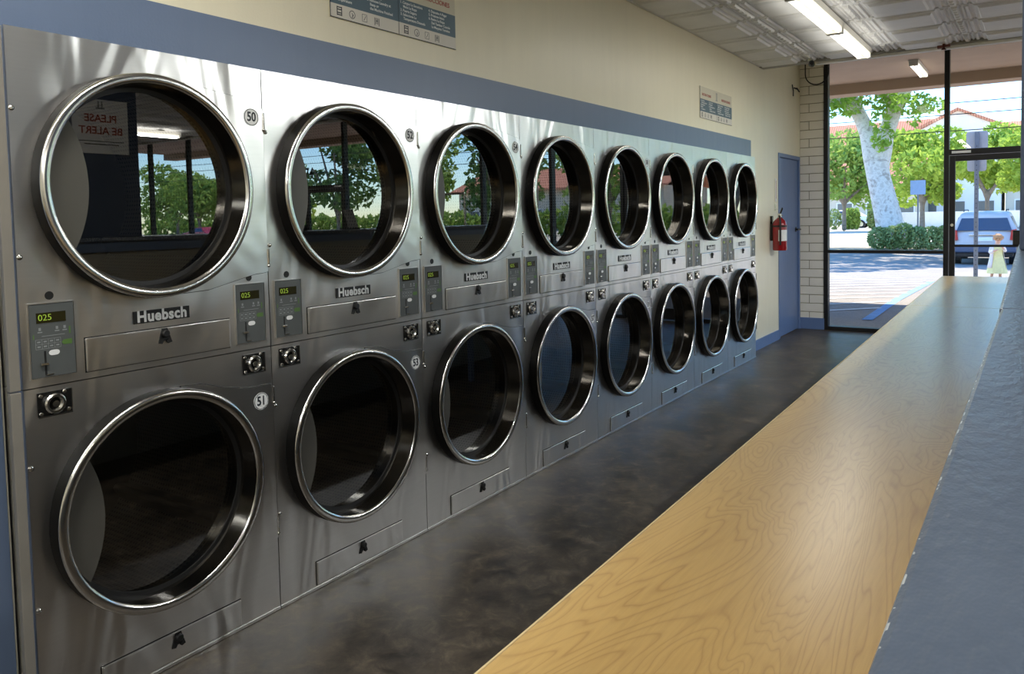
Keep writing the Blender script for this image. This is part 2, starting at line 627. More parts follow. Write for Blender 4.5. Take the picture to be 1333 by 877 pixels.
# block pier beside the window
def block_wall():
    b = MB()
    rows = 32
    h = 3.25 / rows
    x0, x1 = WX + 0.002, 0.160
    for i in range(rows):
        z0, z1 = i * h + 0.004, (i + 1) * h - 0.004
        if i % 2 == 0: spans = [(x0, x1)]
        else: spans = [(x0, x0 + 0.10), (x0 + 0.108, x1)]
        for a, c in spans: b.box(a, c, FY - 0.010, FY + 0.12, z0, z1)
    o = b.build('wall_front', 'block', bevel=0.004)
    struct(o)
    struct(MB().box(x0 + 0.002, x1 - 0.002, FY - 0.004, FY + 0.11, 0, 3.25).build('wall_front_joint', 'mortar'))
    struct(MB().box(x0, 0.17, FY - 0.026, FY - 0.011, 0, 0.135).build('baseboard_front', 'door_blue', bevel=0.003))
block_wall()

# storefront windows
def frame_bar(b, x0, x1, z0, z1, y0=FY - 0.02, y1=FY + 0.08):
    b.box(x0, x1, y0, y1, z0, z1)
def storefront():
    mulls = [0.165, 1.405, 2.36, 3.48, 4.70, 5.90, 7.62, 9.55, 10.80, 12.06, 13.40, 14.95]
    n = 1
    for a, c in zip(mulls[:-1], mulls[1:]):
        is_door = abs(a - 1.405) < .01 or abs(a - 7.62) < .01
        w0 = 0.035 if a > 1 else 0.03
        b = MB()
        frame_bar(b, a, a + 0.045, 0, 3.25)
        frame_bar(b, c - 0.005, c, 0, 3.25)
        frame_bar(b, a + 0.045, c - 0.005, 3.19, 3.25)
        root = b
        if is_door:
            dz = 2.015
            frame_bar(b, a + 0.045, c - 0.005, 1.955, dz)
            fr = b.build('window_%d' % n, 'frame', bevel=0.003)
            struct(fr)
            g1 = MB().box(a + 0.045, c - 0.005, FY + 0.02, FY + 0.026, dz, 3.19).build('glass_pane', 'pane', fr)
            dw = 0.92
            d = MB()
            x0, x1 = a + 0.05, min(a + 0.05 + dw, c - 0.01)
            y0, y1 = FY - 0.01, FY + 0.035
            d.box(x0, x0 + 0.055, y0, y1, 0.01, 1.95)
            d.box(x1 - 0.055, x1, y0, y1, 0.01, 1.95)
            d.box(x0 + 0.055, x1 - 0.055, y0, y1, 1.89, 1.95)
            d.box(x0 + 0.055, x1 - 0.055, y0, y1, 0.01, 0.16)
            d.box(x0 + 0.055, x1 - 0.055, y0, y1, 0.975, 1.0)
            dr = d.build('door_%d' % (1 if a < 2 else 2), 'frame', bevel=0.003)
            struct(dr)
            MB().box(x0 + 0.055, x1 - 0.055, FY + 0.008, FY + 0.014, 0.16, 1.89).build('glass_pane', 'pane', dr)
            h = MB().box(x0 + 0.585, x0 + 0.655, y0 - 0.04, y0 + 0.012, 1.0005, 1.15)
            h.build('door_lock', 'black_gloss', dr, bevel=0.004)
            MB().cyl((x0 + 0.027, y0 - 0.006, 1.21), (x0 + 0.027, y0, 1.21), 0.016, n=16).build('lock_cylinder', 'chrome', dr)
            MB().box(x0 + 0.02, x0 + 0.2, FY - 0.024, FY - 0.02, 1.972, 1.998).build('header_label', 'white_print', fr)
            if c - x1 > 0.1:
                s = MB()
                s.box(x1 + 0.005, x1 + 0.05, y0, FY + 0.06, 0, 1.955)
                struct(s.build('trim_7', 'frame', bevel=0.003))
                MB().box(x1 + 0.05, c - 0.005, FY + 0.02, FY + 0.026, 0.05, 1.955).build('glass_pane', 'pane', fr)
        else:
            frame_bar(b, a + 0.045, c - 0.005, 0.0, 0.045)
            frame_bar(b, a + 0.045, c - 0.005, 0.90, 0.935)
            fr = b.build('window_%d' % n, 'frame', bevel=0.003)
            struct(fr)
            MB().box(a + 0.045, c - 0.005, FY + 0.02, FY + 0.026, 0.045, 0.90).build('glass_pane', 'pane', fr)
            MB().box(a + 0.045, c - 0.005, FY + 0.02, FY + 0.026, 0.935, 3.19).build('glass_pane', 'pane', fr)
        if abs(a - 7.62) < .01:
            me = text_mesh('1574', 0.27, bold=0.02, sx=0.85)
            MB().add_mesh(me, on_front_out(8.66, 2.23, FY + 0.027)).build('street_number', 'ink_black', fr, recalc=False)
        n += 1
storefront()

# the window bay lets the sky in
pl = bpy.data.lights.new('window_daylight', 'AREA')
pl.shape = 'RECTANGLE'
pl.size = 14.8
pl.size_y = 3.2
pl.cycles.is_portal = True
po = bpy.data.objects.new('window_daylight', pl)
COL.objects.link(po)
po.location = (7.55, FY + 0.19, 1.62)
po.rotation_euler = (-PI / 2, 0, 0)

# side door in the left wall
b = MB()
b.box(WX - 0.13, WX + 0.008, 8.562, 8.605, 0.0, 2.028)
b.box(WX - 0.13, WX + 0.008, 9.415, 9.458, 0.0, 2.028)
b.box(WX - 0.13, WX + 0.008, 8.605, 9.415, 1.985, 2.028)
fr = struct(b.build('door_3', 'door_blue', bevel=0.003))
b = MB().box(WX - 0.055, WX - 0.012, 8.609, 9.411, 0.008, 1.981)
leaf = b.build('door_leaf', 'door_blue', fr, bevel=0.002)
b = MB()
b.cyl((WX - 0.012, 9.33, 1.18), (WX - 0.004, 9.33, 1.18), 0.028, n=20)
b.cyl((WX - 0.004, 9.33, 1.18), (WX + 0.04, 9.33, 1.18), 0.011, n=12)
b.cyl((WX + 0.04, 9.34, 1.18), (WX + 0.04, 9.20, 1.18), 0.009, n=12)
b.build('door_handle', 'black_gloss', fr, smooth=True)

# ------------------------------------------------------------------ stacked dryers
Y0 = 0.98
DCY = 0.380
ZU, ZL = 1.497, 0.544
MIDZ, TOPZ = 0.949, 1.91

def dryer():
    root = empty('stacked_dryer', (0, Y0, 0))
    yl, yr = 0.0018, 0.7982
    # cabinet: folded stainless skin with two round openings, closed at sides, top and back
    b = MB()
    e = 0.004
    b.hole_plate(yl, yr, MIDZ + 0.0015, TOPZ, DCY, ZU, 0.312, 0.0)
    b.hole_plate(yl, yr, 0.012, MIDZ - 0.0015, DCY, ZL, 0.312, 0.0)
    for z0, z1 in ((MIDZ + 0.0015, TOPZ), (0.012, MIDZ - 0.0015)):
        V = [b.bm.verts.new(p) for p in ((0, yl, z0), (0, yr, z0), (0, yr, z1), (0, yl, z1), (-0.95, yl, z0), (-0.95, yr, z0), (-0.95, yr, z1), (-0.95, yl, z1))]
        for q in ((4, 5, 6, 7), (0, 4, 7, 3), (1, 2, 6, 5), (3, 7, 6, 2), (0, 1, 5, 4)):
            b.bm.faces.new([V[i] for i in q])
    b.box(-0.94, -0.02, yl + 0.01, yr - 0.01, 0.0, 0.012)
    b.build('cabinet', 'steel', root, recalc=False)
    # bright folded lip under the front
    MB().box(-0.004, 0.003, yl, yr, 0.002, 0.0115).build('kick_strip', 'steel_plate', root)
    # screws on the left flange
    for z in (1.696, 1.303, 0.735, 0.343):
        MB().lathe([(0, 0.0075), (0.003, 0.007), (0.005, 0.004), (0.0055, 0.0)], (0, 0.0095, z), n=14).build('screw', 'chrome', root, smooth=True)

    def door(cz, top, lower):
        c = (0, DCY, cz)
        # plate that carries the ring and runs to the hinge edge
        if lower: far = ((0.45, cz + 0.329), (0.53, cz + 0.322), (0.60, cz + 0.296), (0.70, cz + 0.275), (0.7965, cz + 0.272), (0.7965, cz - 0.288), (0.74, cz - 0.302), (0.62, cz - 0.330), (0.50, cz - 0.338), (0.44, cz - 0.330))
        else: far = ((0.45, cz + 0.330), (0.53, cz + 0.327), (0.60, cz + 0.318), (0.70, cz + 0.306), (0.7965, cz + 0.290), (0.7965, cz - 0.287), (0.74, cz - 0.290), (0.562, cz - 0.328), (0.46, cz - 0.331))
        a_top = math.atan2(far[0][1] - cz, far[0][0] - DCY)
        a_bot = math.atan2(far[-1][1] - cz, far[-1][0] - DCY)
        ro, ri = 0.3325, 0.318
        n = 48
        b = MB()
        # annulus under the ring
        b.lathe([(0.0006, ri), (0.006, ri), (0.006, ro), (0.0006, ro)], c, n=72, close=True)
        arc = []
        for i in range(n + 1):
            a = a_top + (a_bot - a_top) * i / n
            arc.append((DCY + (ro - 0.002) * math.cos(a), cz + (ro - 0.002) * math.sin(a)))
        outer = [Vector(p) for p in far]
        # resample the outer outline to match the arc points
        L = [0.0]
        for p, q in zip(outer[:-1], outer[1:]): L.append(L[-1] + (q - p).length)
        res = []
        for i in range(n + 1):
            s = L[-1] * i / n
            k = max(j for j in range(len(L) - 1) if L[j] <= s + 1e-9)
            t = (s - L[k]) / (L[k + 1] - L[k])
            p = outer[k].lerp(outer[k + 1], min(1, t))
            res.append((p.x, p.y))
        for lvl, flip in ((0.006, False),):
            A = [b.bm.verts.new((lvl, p[0], p[1])) for p in arc]
            B = [b.bm.verts.new((lvl, p[0], p[1])) for p in res]
            C = [b.bm.verts.new((0.0006, p[0], p[1])) for p in res]
            for i in range(n):
                b.bm.faces.new((A[i], A[i + 1], B[i + 1], B[i]))
                b.bm.faces.new((B[i], B[i + 1], C[i + 1], C[i]))
        plate = b.build('door', 'steel_plate', root)
        b = MB()
        b.tube([(0.0008, p[0], p[1]) for p in res], 0.0026, 5)  # dark line drawn in for the shade in the plate's edge gap
        b.build('door_gap_shade', 'black_rubber', plate)
        # dark outer side of the ring
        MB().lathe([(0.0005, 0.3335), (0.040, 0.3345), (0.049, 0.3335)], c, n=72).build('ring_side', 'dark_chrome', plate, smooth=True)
        MB().lathe([(0.049, 0.3335), (0.053, 0.3315), (0.0555, 0.326), (0.0555, 0.316), (0.053, 0.3085), (0.048, 0.305)], c, n=96).build('door_ring', 'chrome', plate, smooth=True, angle=50)
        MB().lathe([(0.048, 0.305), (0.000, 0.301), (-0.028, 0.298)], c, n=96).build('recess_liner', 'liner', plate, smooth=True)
        MB().lathe([(-0.024, 0.299), (-0.026, 0.286), (-0.032, 0.284)], c, n=72).build('glass_seal', 'black_rubber', plate, smooth=True)
        # pane
        b = MB()
        b.lathe([(-0.029, 0.0), (-0.029, 0.290)], c, n=72)
        b.build('door_glass', 'door_glass', plate)
        # crescent pull plate across the left of the glass
        pts = []
        rc, cc = 0.38, (-0.168, cz)
        rr = 0.289
        tip = None
        # intersection of pane circle and arc
        d = DCY - cc[0]
        xx = (d * d + rc * rc - rr * rr) / (2 * d)
        hh = math.sqrt(max(0, rc * rc - xx * xx))
        y_i = cc[0] + xx
        aa = math.atan2(hh, xx)
        for i in range(25):
            a = -aa + 2 * aa * i / 24
            pts.append((cc[0] + rc * math.cos(a), cz + rc * math.sin(a)))
        ab = math.atan2(hh, y_i - DCY)
        for i in range(1, 24):
            a = ab + (2 * PI - 2 * ab) * i / 24
            pts.append((DCY + rr * math.cos(a), cz + rr * math.sin(a)))
        MB().prism(pts, 'x', -0.026, -0.0245).build('handle_plate', 'handle_grey', plate)
        for s in (0.235, -0.235):
            b = MB()
            b.cyl((0.006, 0.7985, cz + s - 0.028), (0.006, 0.7985, cz + s + 0.028), 0.0045, n=10)
            b.ball((0.006, 0.7985, cz + s - 0.03), 0.0065, u=8, v=6)
            b.build('hinge', 'chrome', plate, smooth=True)
        # tub behind the glass
        b = MB()
        b.lathe([(-0.03, 0.298), (-0.075, 0.298), (-0.075, 0.345)], c, n=64)
        b.build('bulkhead', 'black_rubber', root, smooth=True)
        b = MB()
        n = 72
        xs = [-0.08 - 0.66 * i / 10 for i in range(11)]
        uvl = b.bm.loops.layers.uv.new('UVMap')
        R = 0.345
        rows = [[b.bm.verts.new((x, DCY + R * math.cos(2 * PI * i / n), cz + R * math.sin(2 * PI * i / n))) for i in range(n)] for x in xs]
        for k in range(10):
            for i in range(n):
                j = (i + 1) % n
                f = b.bm.faces.new((rows[k][i], rows[k][j], rows[k + 1][j], rows[k + 1][i]))
                for lp, (u, v) in zip(f.loops, ((i, k), (i + 1, k), (i + 1, k + 1), (i, k + 1))):
                    lp[uvl].uv = (u / n * 2 * PI * R, v / 10 * 0.66)
        dm = b.build('drum', 'drum', root, smooth=True)
        b = MB()
        b.lathe([(-0.74, 0.345), (-0.735, 0.22), (-0.725, 0.20), (-0.725, 0.0)], c, n=48)
        b.build('drum_back', 'drum_back', dm, smooth=True)
        for k in range(3):
            a = math.radians(205 + 120 * k)
            ct, st = math.cos(a), math.sin(a)
            b = MB()
            prof = [(-0.035, R + 0.0), (-0.012, R - 0.062), (0.012, R - 0.062), (0.035, R + 0.0)]
            pl = [(DCY + r * ct - w * st, cz + r * st + w * ct) for w, r in prof]
            b.prism(pl, 'x', -0.72, -0.10)
            b.build('drum_baffle', 'drum_back', dm, bevel=0.006)
        return plate
    door(ZU, TOPZ, False)
    door(ZL, MIDZ, True)

    # control panels, left and right
    def panel(y0, y1, z0, z1, hole_y):
        p = MB().box(0.0005, 0.0045, y0, y1, z0, z1).build('control_panel', 'panel_grey', root, bevel=0.001)
        b = MB()
        t = 0.003
        b.box(0.0005, 0.006, y0 - t, y0 - .0002, z0 - t, z1 + t).box(0.0005, 0.006, y1 + .0002, y1 + t, z0 - t, z1 + t)
        b.box(0.0005, 0.006, y0 - .0002, y1 + .0002, z0 - t, z0 - .0002).box(0.0005, 0.006, y0 - .0002, y1 + .0002, z1 + .0002, z1 + t)
        b.build('panel_bezel', 'steel_plate', p)
        MB().box(0.0046, 0.0056, y0 + 0.018, y0 + 0.094, z1 - 0.052, z1 - 0.024).build('display_window', 'display_dark', p)
        MB().add_mesh(text_mesh('025', 0.024, bold=-0.004, sx=1.0), on_left(y0 + 0.040, z1 - 0.038, 0.0060)).build('display_digits', 'digits', p, recalc=False)
        b = MB()
        # little printed symbols and the key grid
        for yy in (0.026, 0.070, 0.090):
            b.box(0.0046, 0.0049, y0 + yy - 0.003, y0 + yy + 0.003, z1 - 0.072, z1 - 0.064)
            b.box(0.0046, 0.0049, y0 + yy - 0.006, y0 + yy + 0.006, z1 - 0.078, z1 - 0.075)
        gy0, gy1, gz0, gz1 = y0 + 0.014, y0 + 0.078, z1 - 0.122, z1 - 0.096
        w = 0.0009
        for k in range(3):
            zz = gz0 + (gz1 - gz0) * k / 2
            b.box(0.0046, 0.0049, gy0, gy1, zz - w / 2, zz + w / 2)
        for k in range(5):
            yy = gy0 + (gy1 - gy0) * k / 4
            b.box(0.0046, 0.00495, yy - w / 2, yy + w / 2, gz0, gz1)
        for k in range(4):
            for r in range(2):
                yy = gy0 + 0.008 + 0.016 * k
                zz = gz0 + 0.0065 + 0.013 * r
                b.box(0.0046, 0.0049, yy - 0.004, yy + 0.004, zz - 0.002, zz + 0.002)
        b.box(0.0046, 0.0049, y0 + 0.03, y0 + 0.09, z1 - 0.0885, z1 - 0.087)
        b.build('key_grid', 'panel_mark', p)
        b = MB().prism([(y0 + 0.080, z1 - 0.110), (y0 + 0.086, z1 - 0.103), (y0 + 0.108, z1 - 0.103), (y0 + 0.108, z1 - 0.117), (y0 + 0.086, z1 - 0.117)], 'x', 0.0046, 0.0050)
        b.build('start_label', 'green_label', p)
        MB().box(0.0046, 0.005, y0 + 0.008, y0 + 0.011, z1 - 0.094, z1 - 0.082).build('indicator', 'green_label', p)
        MB().box(0.0046, 0.005, y0 + 0.101, y0 + 0.105, z1 - 0.088, z1 - 0.068).build('indicator', 'green_label', p)
        pts = [(y0 + 0.060 + 0.014 * math.copysign(abs(math.cos(a)) ** 0.6, math.cos(a)), z1 - 0.135 + 0.0075 * math.sin(a)) for a in [2 * PI * i / 20 for i in range(20)]]
        MB().prism(pts, 'x', 0.0046, 0.0052).build('coin_label', 'white_print', p)
        MB().box(0.0042, 0.0052, y0 + 0.034, y0 + 0.039, z0 + 0.006, z1 - 0.128).build('coin_slot', 'ink_black', p)
        b = MB().box(0.0048, 0.014, y0 + 0.022, y0 + 0.042, z0 + 0.034, z0 + 0.041)
        b.build('coin_lever', 'chrome', p, bevel=0.001)
        MB().box(0.0048, 0.008, y0 + 0.036, y0 + 0.055, z0 + 0.005, z0 + 0.008).build('slot_foot', 'chrome', p)
        MB().lathe([(0.0004, 0.0), (0.0012, 0.0), (0.0012, 0.0115), (0.0004, 0.0115)], (0, hole_y, z1 + 0.021), n=24).build('sensor_hole', 'ink_black', root)
    panel(0.022, 0.138, 0.975, 1.175, 0.078)
    panel(0.661, 0.777, 0.975, 1.175, 0.719)

    # name plate
    p = MB().box(0.0004, 0.003, 0.309, 0.492, 1.087, 1.125).build('name_plate', 'ink_black', root, bevel=0.001)
    MB().add_mesh(text_mesh('Huebsch', 0.046, bold=0.036, sx=0.94, space=1.08), on_left(0.4005, 1.106, 0.0034)).build('name_lettering', 'white_print', p, recalc=False)

    # lint drawers with latch
    def drawer(z0, z1, ky, kz):
        d = MB()
        d.prism([(0.166, z0), (0.635, z0), (0.635, z1), (0.166, z1)], 'x', 0.0006, 0.007)
        o = d.build('lint_drawer', 'steel_plate', root, bevel=0.003)
        MB().box(0.0001, 0.0005, 0.1638, 0.6372, z0 - 0.0022, z1 + 0.0022).build('drawer_gap_shade', 'ink_black', o)  # black sheet standing in for the sunken shadow around the drawer
        b = MB()
        b.prism([(ky - 0.023, kz - 0.018), (ky - 0.009, kz + 0.026), (ky + 0.009, kz + 0.026), (ky + 0.023, kz - 0.018), (ky + 0.010, kz - 0.021), (ky + 0.004, kz - 0.012), (ky - 0.004, kz - 0.012), (ky - 0.010, kz - 0.021)], 'x', 0.0072, 0.0100)
        b.lathe([(0.0072, 0.013), (0.018, 0.012), (0.020, 0.009), (0.020, 0.0)], (0, ky, kz + 0.010), n=20)
        b.build('latch', 'black_rubber', o)
        MB().lathe([(0.0072, 0.0065), (0.013, 0.0065), (0.013, 0.0)], (0, ky + 0.010, kz - 0.013), n=14).build('latch_key', 'ink_black', o)
    drawer(0.970, 1.066, 0.402, 1.038)
    drawer(0.019, 0.107, 0.402, 0.078)

    # coin vault locks
    for yy in (0.033, 0.681):
        z0, z1 = 0.867, 0.934
        pl = MB().box(0.0004, 0.004, yy, yy + 0.09, z0, z1).build('coin_vault', 'black_gloss', root, bevel=0.001)
        cy_, cz_ = yy + 0.042, (z0 + z1) / 2
        b = MB()
        b.lathe([(0.004, 0.029), (0.013, 0.028), (0.017, 0.024), (0.017, 0.019), (0.012, 0.016), (0.008, 0.014)], (0, cy_, cz_), n=32)
        b.lathe([(0.008, 0.010), (0.014, 0.009), (0.0145, 0.0)], (0, cy_ + 0.001, cz_ - 0.001), n=20)
        b.build('lock_ring', 'chrome', pl, smooth=True)
        for dy, dz in ((0.008, 0.058), (0.008, 0.009), (0.080, 0.010), (0.070, 0.061)):
            MB().lathe([(0.004, 0.006), (0.007, 0.005), (0.008, 0.0)], (0, yy + dy, z0 + dz), n=12).build('screw', 'chrome', pl, smooth=True)
        b = MB().box(0.004, 0.0055, yy, yy + 0.09, z0 - 0.001, z0 + 0.0025).box(0.004, 0.0055, yy + 0.0875, yy + 0.09, z0, z1)
        b.build('vault_edge', 'chrome', pl)
    return root

def number_sticker(root, s, y, z):
    d = MB().lathe([(0.0062, 0.0), (0.0068, 0.0), (0.0068, 0.030), (0.0062, 0.030)], (0, y, z), n=32).build('number_sticker', 'white_print', root)
    MB().lathe([(0.0069, 0.0262), (0.0072, 0.0262), (0.0072, 0.0282), (0.0069, 0.0282)], (0, y, z), n=32, close=True).build('sticker_border', 'ink', d)
    MB().add_mesh(text_mesh(s, 0.044, bold=0.022, sx=0.82), on_left(y, z, 0.0073)).build('sticker_number', 'ink', d, recalc=False)

proto = dryer()
names = [
    ('stainless steel stacked dryer numbered 50 over 51, nearest of the row beside the blue wall', '50', '51'),
    ('stainless steel stacked dryer numbered 52 over 53, second in the row', '52', '53'),
    ('stainless steel stacked dryer numbered 54 on its upper door, third in the row', '54', None),
    ('stainless steel stacked dryer fourth from the near end, right of the one numbered 54', None, '57'),
    ('stainless steel stacked dryer fifth from the near end, between the fourth and sixth stacks', '58', '59'),
    ('stainless steel stacked dryer sixth from the near end, third from the far end', None, None),
    ('stainless steel stacked dryer next to last in the row, left of the farthest stack', None, None),
    ('stainless steel stacked dryer at the far end of the row, nearest the fire extinguisher', None, None),
]
roots = [proto]
for k in range(1, 8):
    c = copy_tree(proto)
    c.location = (0, Y0 + 0.8 * k, 0)
    roots.append(c)
for r, (lab, up, lo) in zip(roots, names):
    tag(r, lab, 'dryer', 'stacked dryers along the wall')
    if up: number_sticker(r, up, 0.750, 1.742)
    if lo: number_sticker(r, lo, 0.746, 0.765)

# ------------------------------------------------------------------ half wall, ledge, counter
KX = 2.2415
LZ = 1.315
struct(MB().box(KX + 0.012, KX + 0.15, BY + 0.3, 7.0, 0.0, LZ - 0.0225).build('wall_half', 'knee'))
b = MB().box(0.0, 0.36, -2.6, 0.605, -0.022, 0.0)
o = b.build('ledge_board', 'ledge', bevel=0.0018, loc=(KX, 0, LZ))
tag(o, 'near blue grey painted board capping the half wall, its worn edge beside the wooden counter', 'ledge', 'blue ledge boards')
b = MB()
b.prism([(-0.001, 0.6065), (0.36, 0.6065), (0.36, 7.0), (-0.0095, 7.0), (-0.0095, 1.6)], 'z', -0.022, 0.0)
o = b.build('ledge_board', 'ledge', bevel=0.0018, loc=(KX, 0, LZ))
tag(o, 'far blue grey painted board capping the half wall, under the dark pier', 'ledge', 'blue ledge boards')
struct(MB().box(KX + 0.003, KX + 0.012, BY + 0.3, 7.0, LZ - 0.085, LZ - 0.023).build('trim_8', 'blue'))
# pier standing on the half wall
struct(MB().box(KX - 0.004, KX + 0.26, 1.42, 2.68, LZ + 0.0005, CZ - 0.04).build('wall_pier', 'pier', bevel=0.004))

def counter():
    root = empty('folding_counter', (0, 0, 0))
    tag(root, 'long golden oak laminate folding counter running beside the half wall', 'counter')
    def xe(y): return 1.674 - 0.0145 * y
    z1, t = 0.80, 0.04
    for i, (ya, yb) in enumerate(((-2.6, 5.235), (5.2365, 7.66))):
        b = MB().prism([(xe(ya), ya), (KX + 0.001, ya), (KX + 0.001, yb), (xe(yb), yb)], 'z', z1 - t, z1)
        b.build('counter_top', 'oak', root, bevel=0.004)
        b = MB().prism([(xe(ya) - 0.004, ya), (xe(ya) - 0.0003, ya), (xe(yb) - 0.0003, yb), (xe(yb) - 0.004, yb)], 'z', z1 - t, z1 - 0.002)
        b.build('edge_banding', 'oak_edge', root, bevel=0.001)
    for y in (-2.4, -0.6, 1.3, 3.2, 5.2, 7.4):
        x0 = xe(y) + 0.10
        b = MB().box(x0, x0 + 0.04, y, y + 0.04, 0, z1 - t - 0.04)
        b.build('leg', 'blue', root, bevel=0.003)
    b = MB().box(1.72, KX, -2.4, -2.36, z1 - t - 0.04, z1 - t - .0005)
    b.box(1.66, KX, 7.40, 7.44, z1 - t - 0.04, z1 - t - .0005)
    b.prism([(xe(-2.4) + 0.10, -2.36), (xe(-2.4) + 0.14, -2.36), (xe(7.4) + 0.14, 7.4), (xe(7.4) + 0.10, 7.4)], 'z', z1 - t - 0.04, z1 - t - .0005)
    b.build('apron', 'blue', root)
counter()

# safety notice on the pier, facing the dryers
def alert_sign():
    x = KX - 0.0045
    root = MB().box(x - 0.003, x, 2.30, 2.62, 1.80, 2.11).build('notice_sign', 'white_print')
    tag(root, 'white safety notice on the dark pier, seen mirrored in the nearest upper dryer door', 'sign')
    b = MB()
    b.add_mesh(text_mesh('PLEASE', 0.06, bold=0.02), on_right(2.46, 2.0, x - 0.0035))
    b.add_mesh(text_mesh('BE ALERT', 0.06, bold=0.02), on_right(2.46, 1.93, x - 0.0035))
    b.build('lettering', 'red_ink', root, recalc=False)
    b = MB()
    b.box(x - 0.0036, x - 0.0031, 2.33, 2.59, 1.868, 1.872)
    b.box(x - 0.0036, x - 0.0031, 2.36, 2.56, 1.85, 1.855)
    b.build('rule_lines', 'ink_black', root)
    b = MB()
    b.box(x - 0.0036, x - 0.0031, 2.435, 2.485, 2.055, 2.065)
    b.box(x - 0.0036, x - 0.0031, 2.445, 2.455, 2.065, 2.10).box(x - 0.0036, x - 0.0031, 2.465, 2.475, 2.065, 2.10)
    b.build('emblem', 'panel_mark', root)
alert_sign()

# ------------------------------------------------------------------ instruction signs on the wall
def instruction_sign():
    root = empty('instruction_sign', (WX, 2.205, 2.195))
    Wd, H = 0.795, 0.262
    MB().box(0.0005, 0.005, 0, Wd, 0, H).build('board', 'sign_cream', root)
    MB().box(0.0051, 0.0056, 0.003, Wd, 0.003, 0.056).build('icon_strip', 'sign_white', root)
    MB().box(0.0051, 0.0058, 0.003, Wd, 0.056, 0.160).build('text_block', 'sign_blue', root)
    b = MB()
    b.box(0.0051, 0.0066, 0, 0.003, 0, H)
    b.box(0.0051, 0.0066, 0.003, Wd, 0, 0.0025)
    b.box(0.0059, 0.0066, Wd / 2 - 0.001, Wd / 2 + 0.001, 0.0025, 0.160)
    b.build('border', 'ink', root)
    cols = [(0.015, '1. Load Dryer\n    With Similar Fabric\n2. Close Door\n3. Select\n    Temperature'),
            (0.205, '4. Insert Coins\n5. Press Start\n6. Remove Laundry at\n    Beep or\n    the Machine Finished'),
            (0.410, '1. Cargue La Secadora\n    Meta La Ropa\n2. Puerta Segura\n3. Seleccione La\n    Temperatura Deseada'),
            (0.600, '4. Deposite A Pagar\n5. Presione Inicio\n6. Retire La Ropa\n    Del Tambor Cuando\n    La Maquina Termine')]
    b = MB()
    for y, s in cols:
        b.add_mesh(text_mesh(s, 0.0165, 'LEFT', bold=0.012, sx=0.98, line=1.05), on_left(y, 0.154, 0.0060))
    b.build('instruction_text', 'white_print', root, recalc=False)
    b = MB()
    b.add_mesh(text_mesh('INSTRUCTIONS', 0.030, bold=0.015), on_left(0.155, 0.198, 0.0056))
    b.add_mesh(text_mesh('INSTRUCCIONES', 0.030, bold=0.015), on_left(0.640, 0.198, 0.0056))
    b.build('heading', 'red_ink', root, recalc=False)
    b = MB()                                    # emblem between the headings: a column on a base
    b.box(0.0051, 0.0057, 0.375, 0.425, 0.178, 0.184).box(0.0051, 0.0057, 0.385, 0.394, 0.184, 0.240).box(0.0051, 0.0057, 0.405, 0.414, 0.184, 0.240)
    b.box(0.0051, 0.0057, 0.380, 0.420, 0.240, 0.245)
    b.build('emblem', 'panel_mark', root)
    for off in (0.0, 0.395):
        for k, yy in enumerate((0.050, 0.120, 0.190, 0.262)):
            y = off + yy
            b = MB()
            X0, X1 = 0.0057, 0.0061
            if k == 0:
                for z in (0.013, 0.021, 0.034, 0.043): b.box(X0, X1, y - 0.013, y + 0.013, z, z + 0.004)
                b.box(X0, X1, y - 0.014, y - 0.010, 0.012, 0.048).box(X0, X1, y + 0.010, y + 0.014, 0.012, 0.048)
            elif k == 1:
                b.lathe([(X0, 0.014), (X1, 0.014), (X1, 0.0165), (X0, 0.0165)], (0, y, 0.029), n=24, close=True)
                b.prism([(y - 0.004, 0.037), (y + 0.007, 0.028), (y + 0.002, 0.020), (y + 0.006, 0.019), (y - 0.002, 0.018), (y + 0.002, 0.028)], 'x', X0, X1)
            elif k == 2:
                b.box(X0, X1, y - 0.014, y + 0.014, 0.014, 0.0155).box(X0, X1, y - 0.014, y + 0.014, 0.043, 0.0445)
                b.box(X0, X1, y - 0.014, y - 0.0125, 0.0155, 0.043).box(X0, X1, y + 0.0125, y + 0.014, 0.0155, 0.043)
                b.prism([(y - 0.006, 0.024), (y - 0.002, 0.020), (y + 0.008, 0.038), (y + 0.006, 0.039), (y - 0.002, 0.024)], 'x', X0, X1)
            else:
                for q in (-0.013, -0.005, 0.004, 0.012):
                    b.box(X0, X1, y + q - 0.0015, y + q + 0.0015, 0.012 if q in (-0.013, 0.012) else 0.018, 0.044)
                b.box(X0, X1, y - 0.006, y + 0.006, 0.030, 0.033)
            b.build('icon', 'ink', root)
    return root
s1 = instruction_sign()
tag(s1, 'wide slate blue and cream instruction sign high on the wall above dryers 52 and 54', 'sign', 'laundry instruction signs')
s2 = copy_tree(s1)
s2.location = (WX, 6.235, 2.182)
s2['label'] = 'small looking slate blue and cream instruction sign above the two farthest dryers'

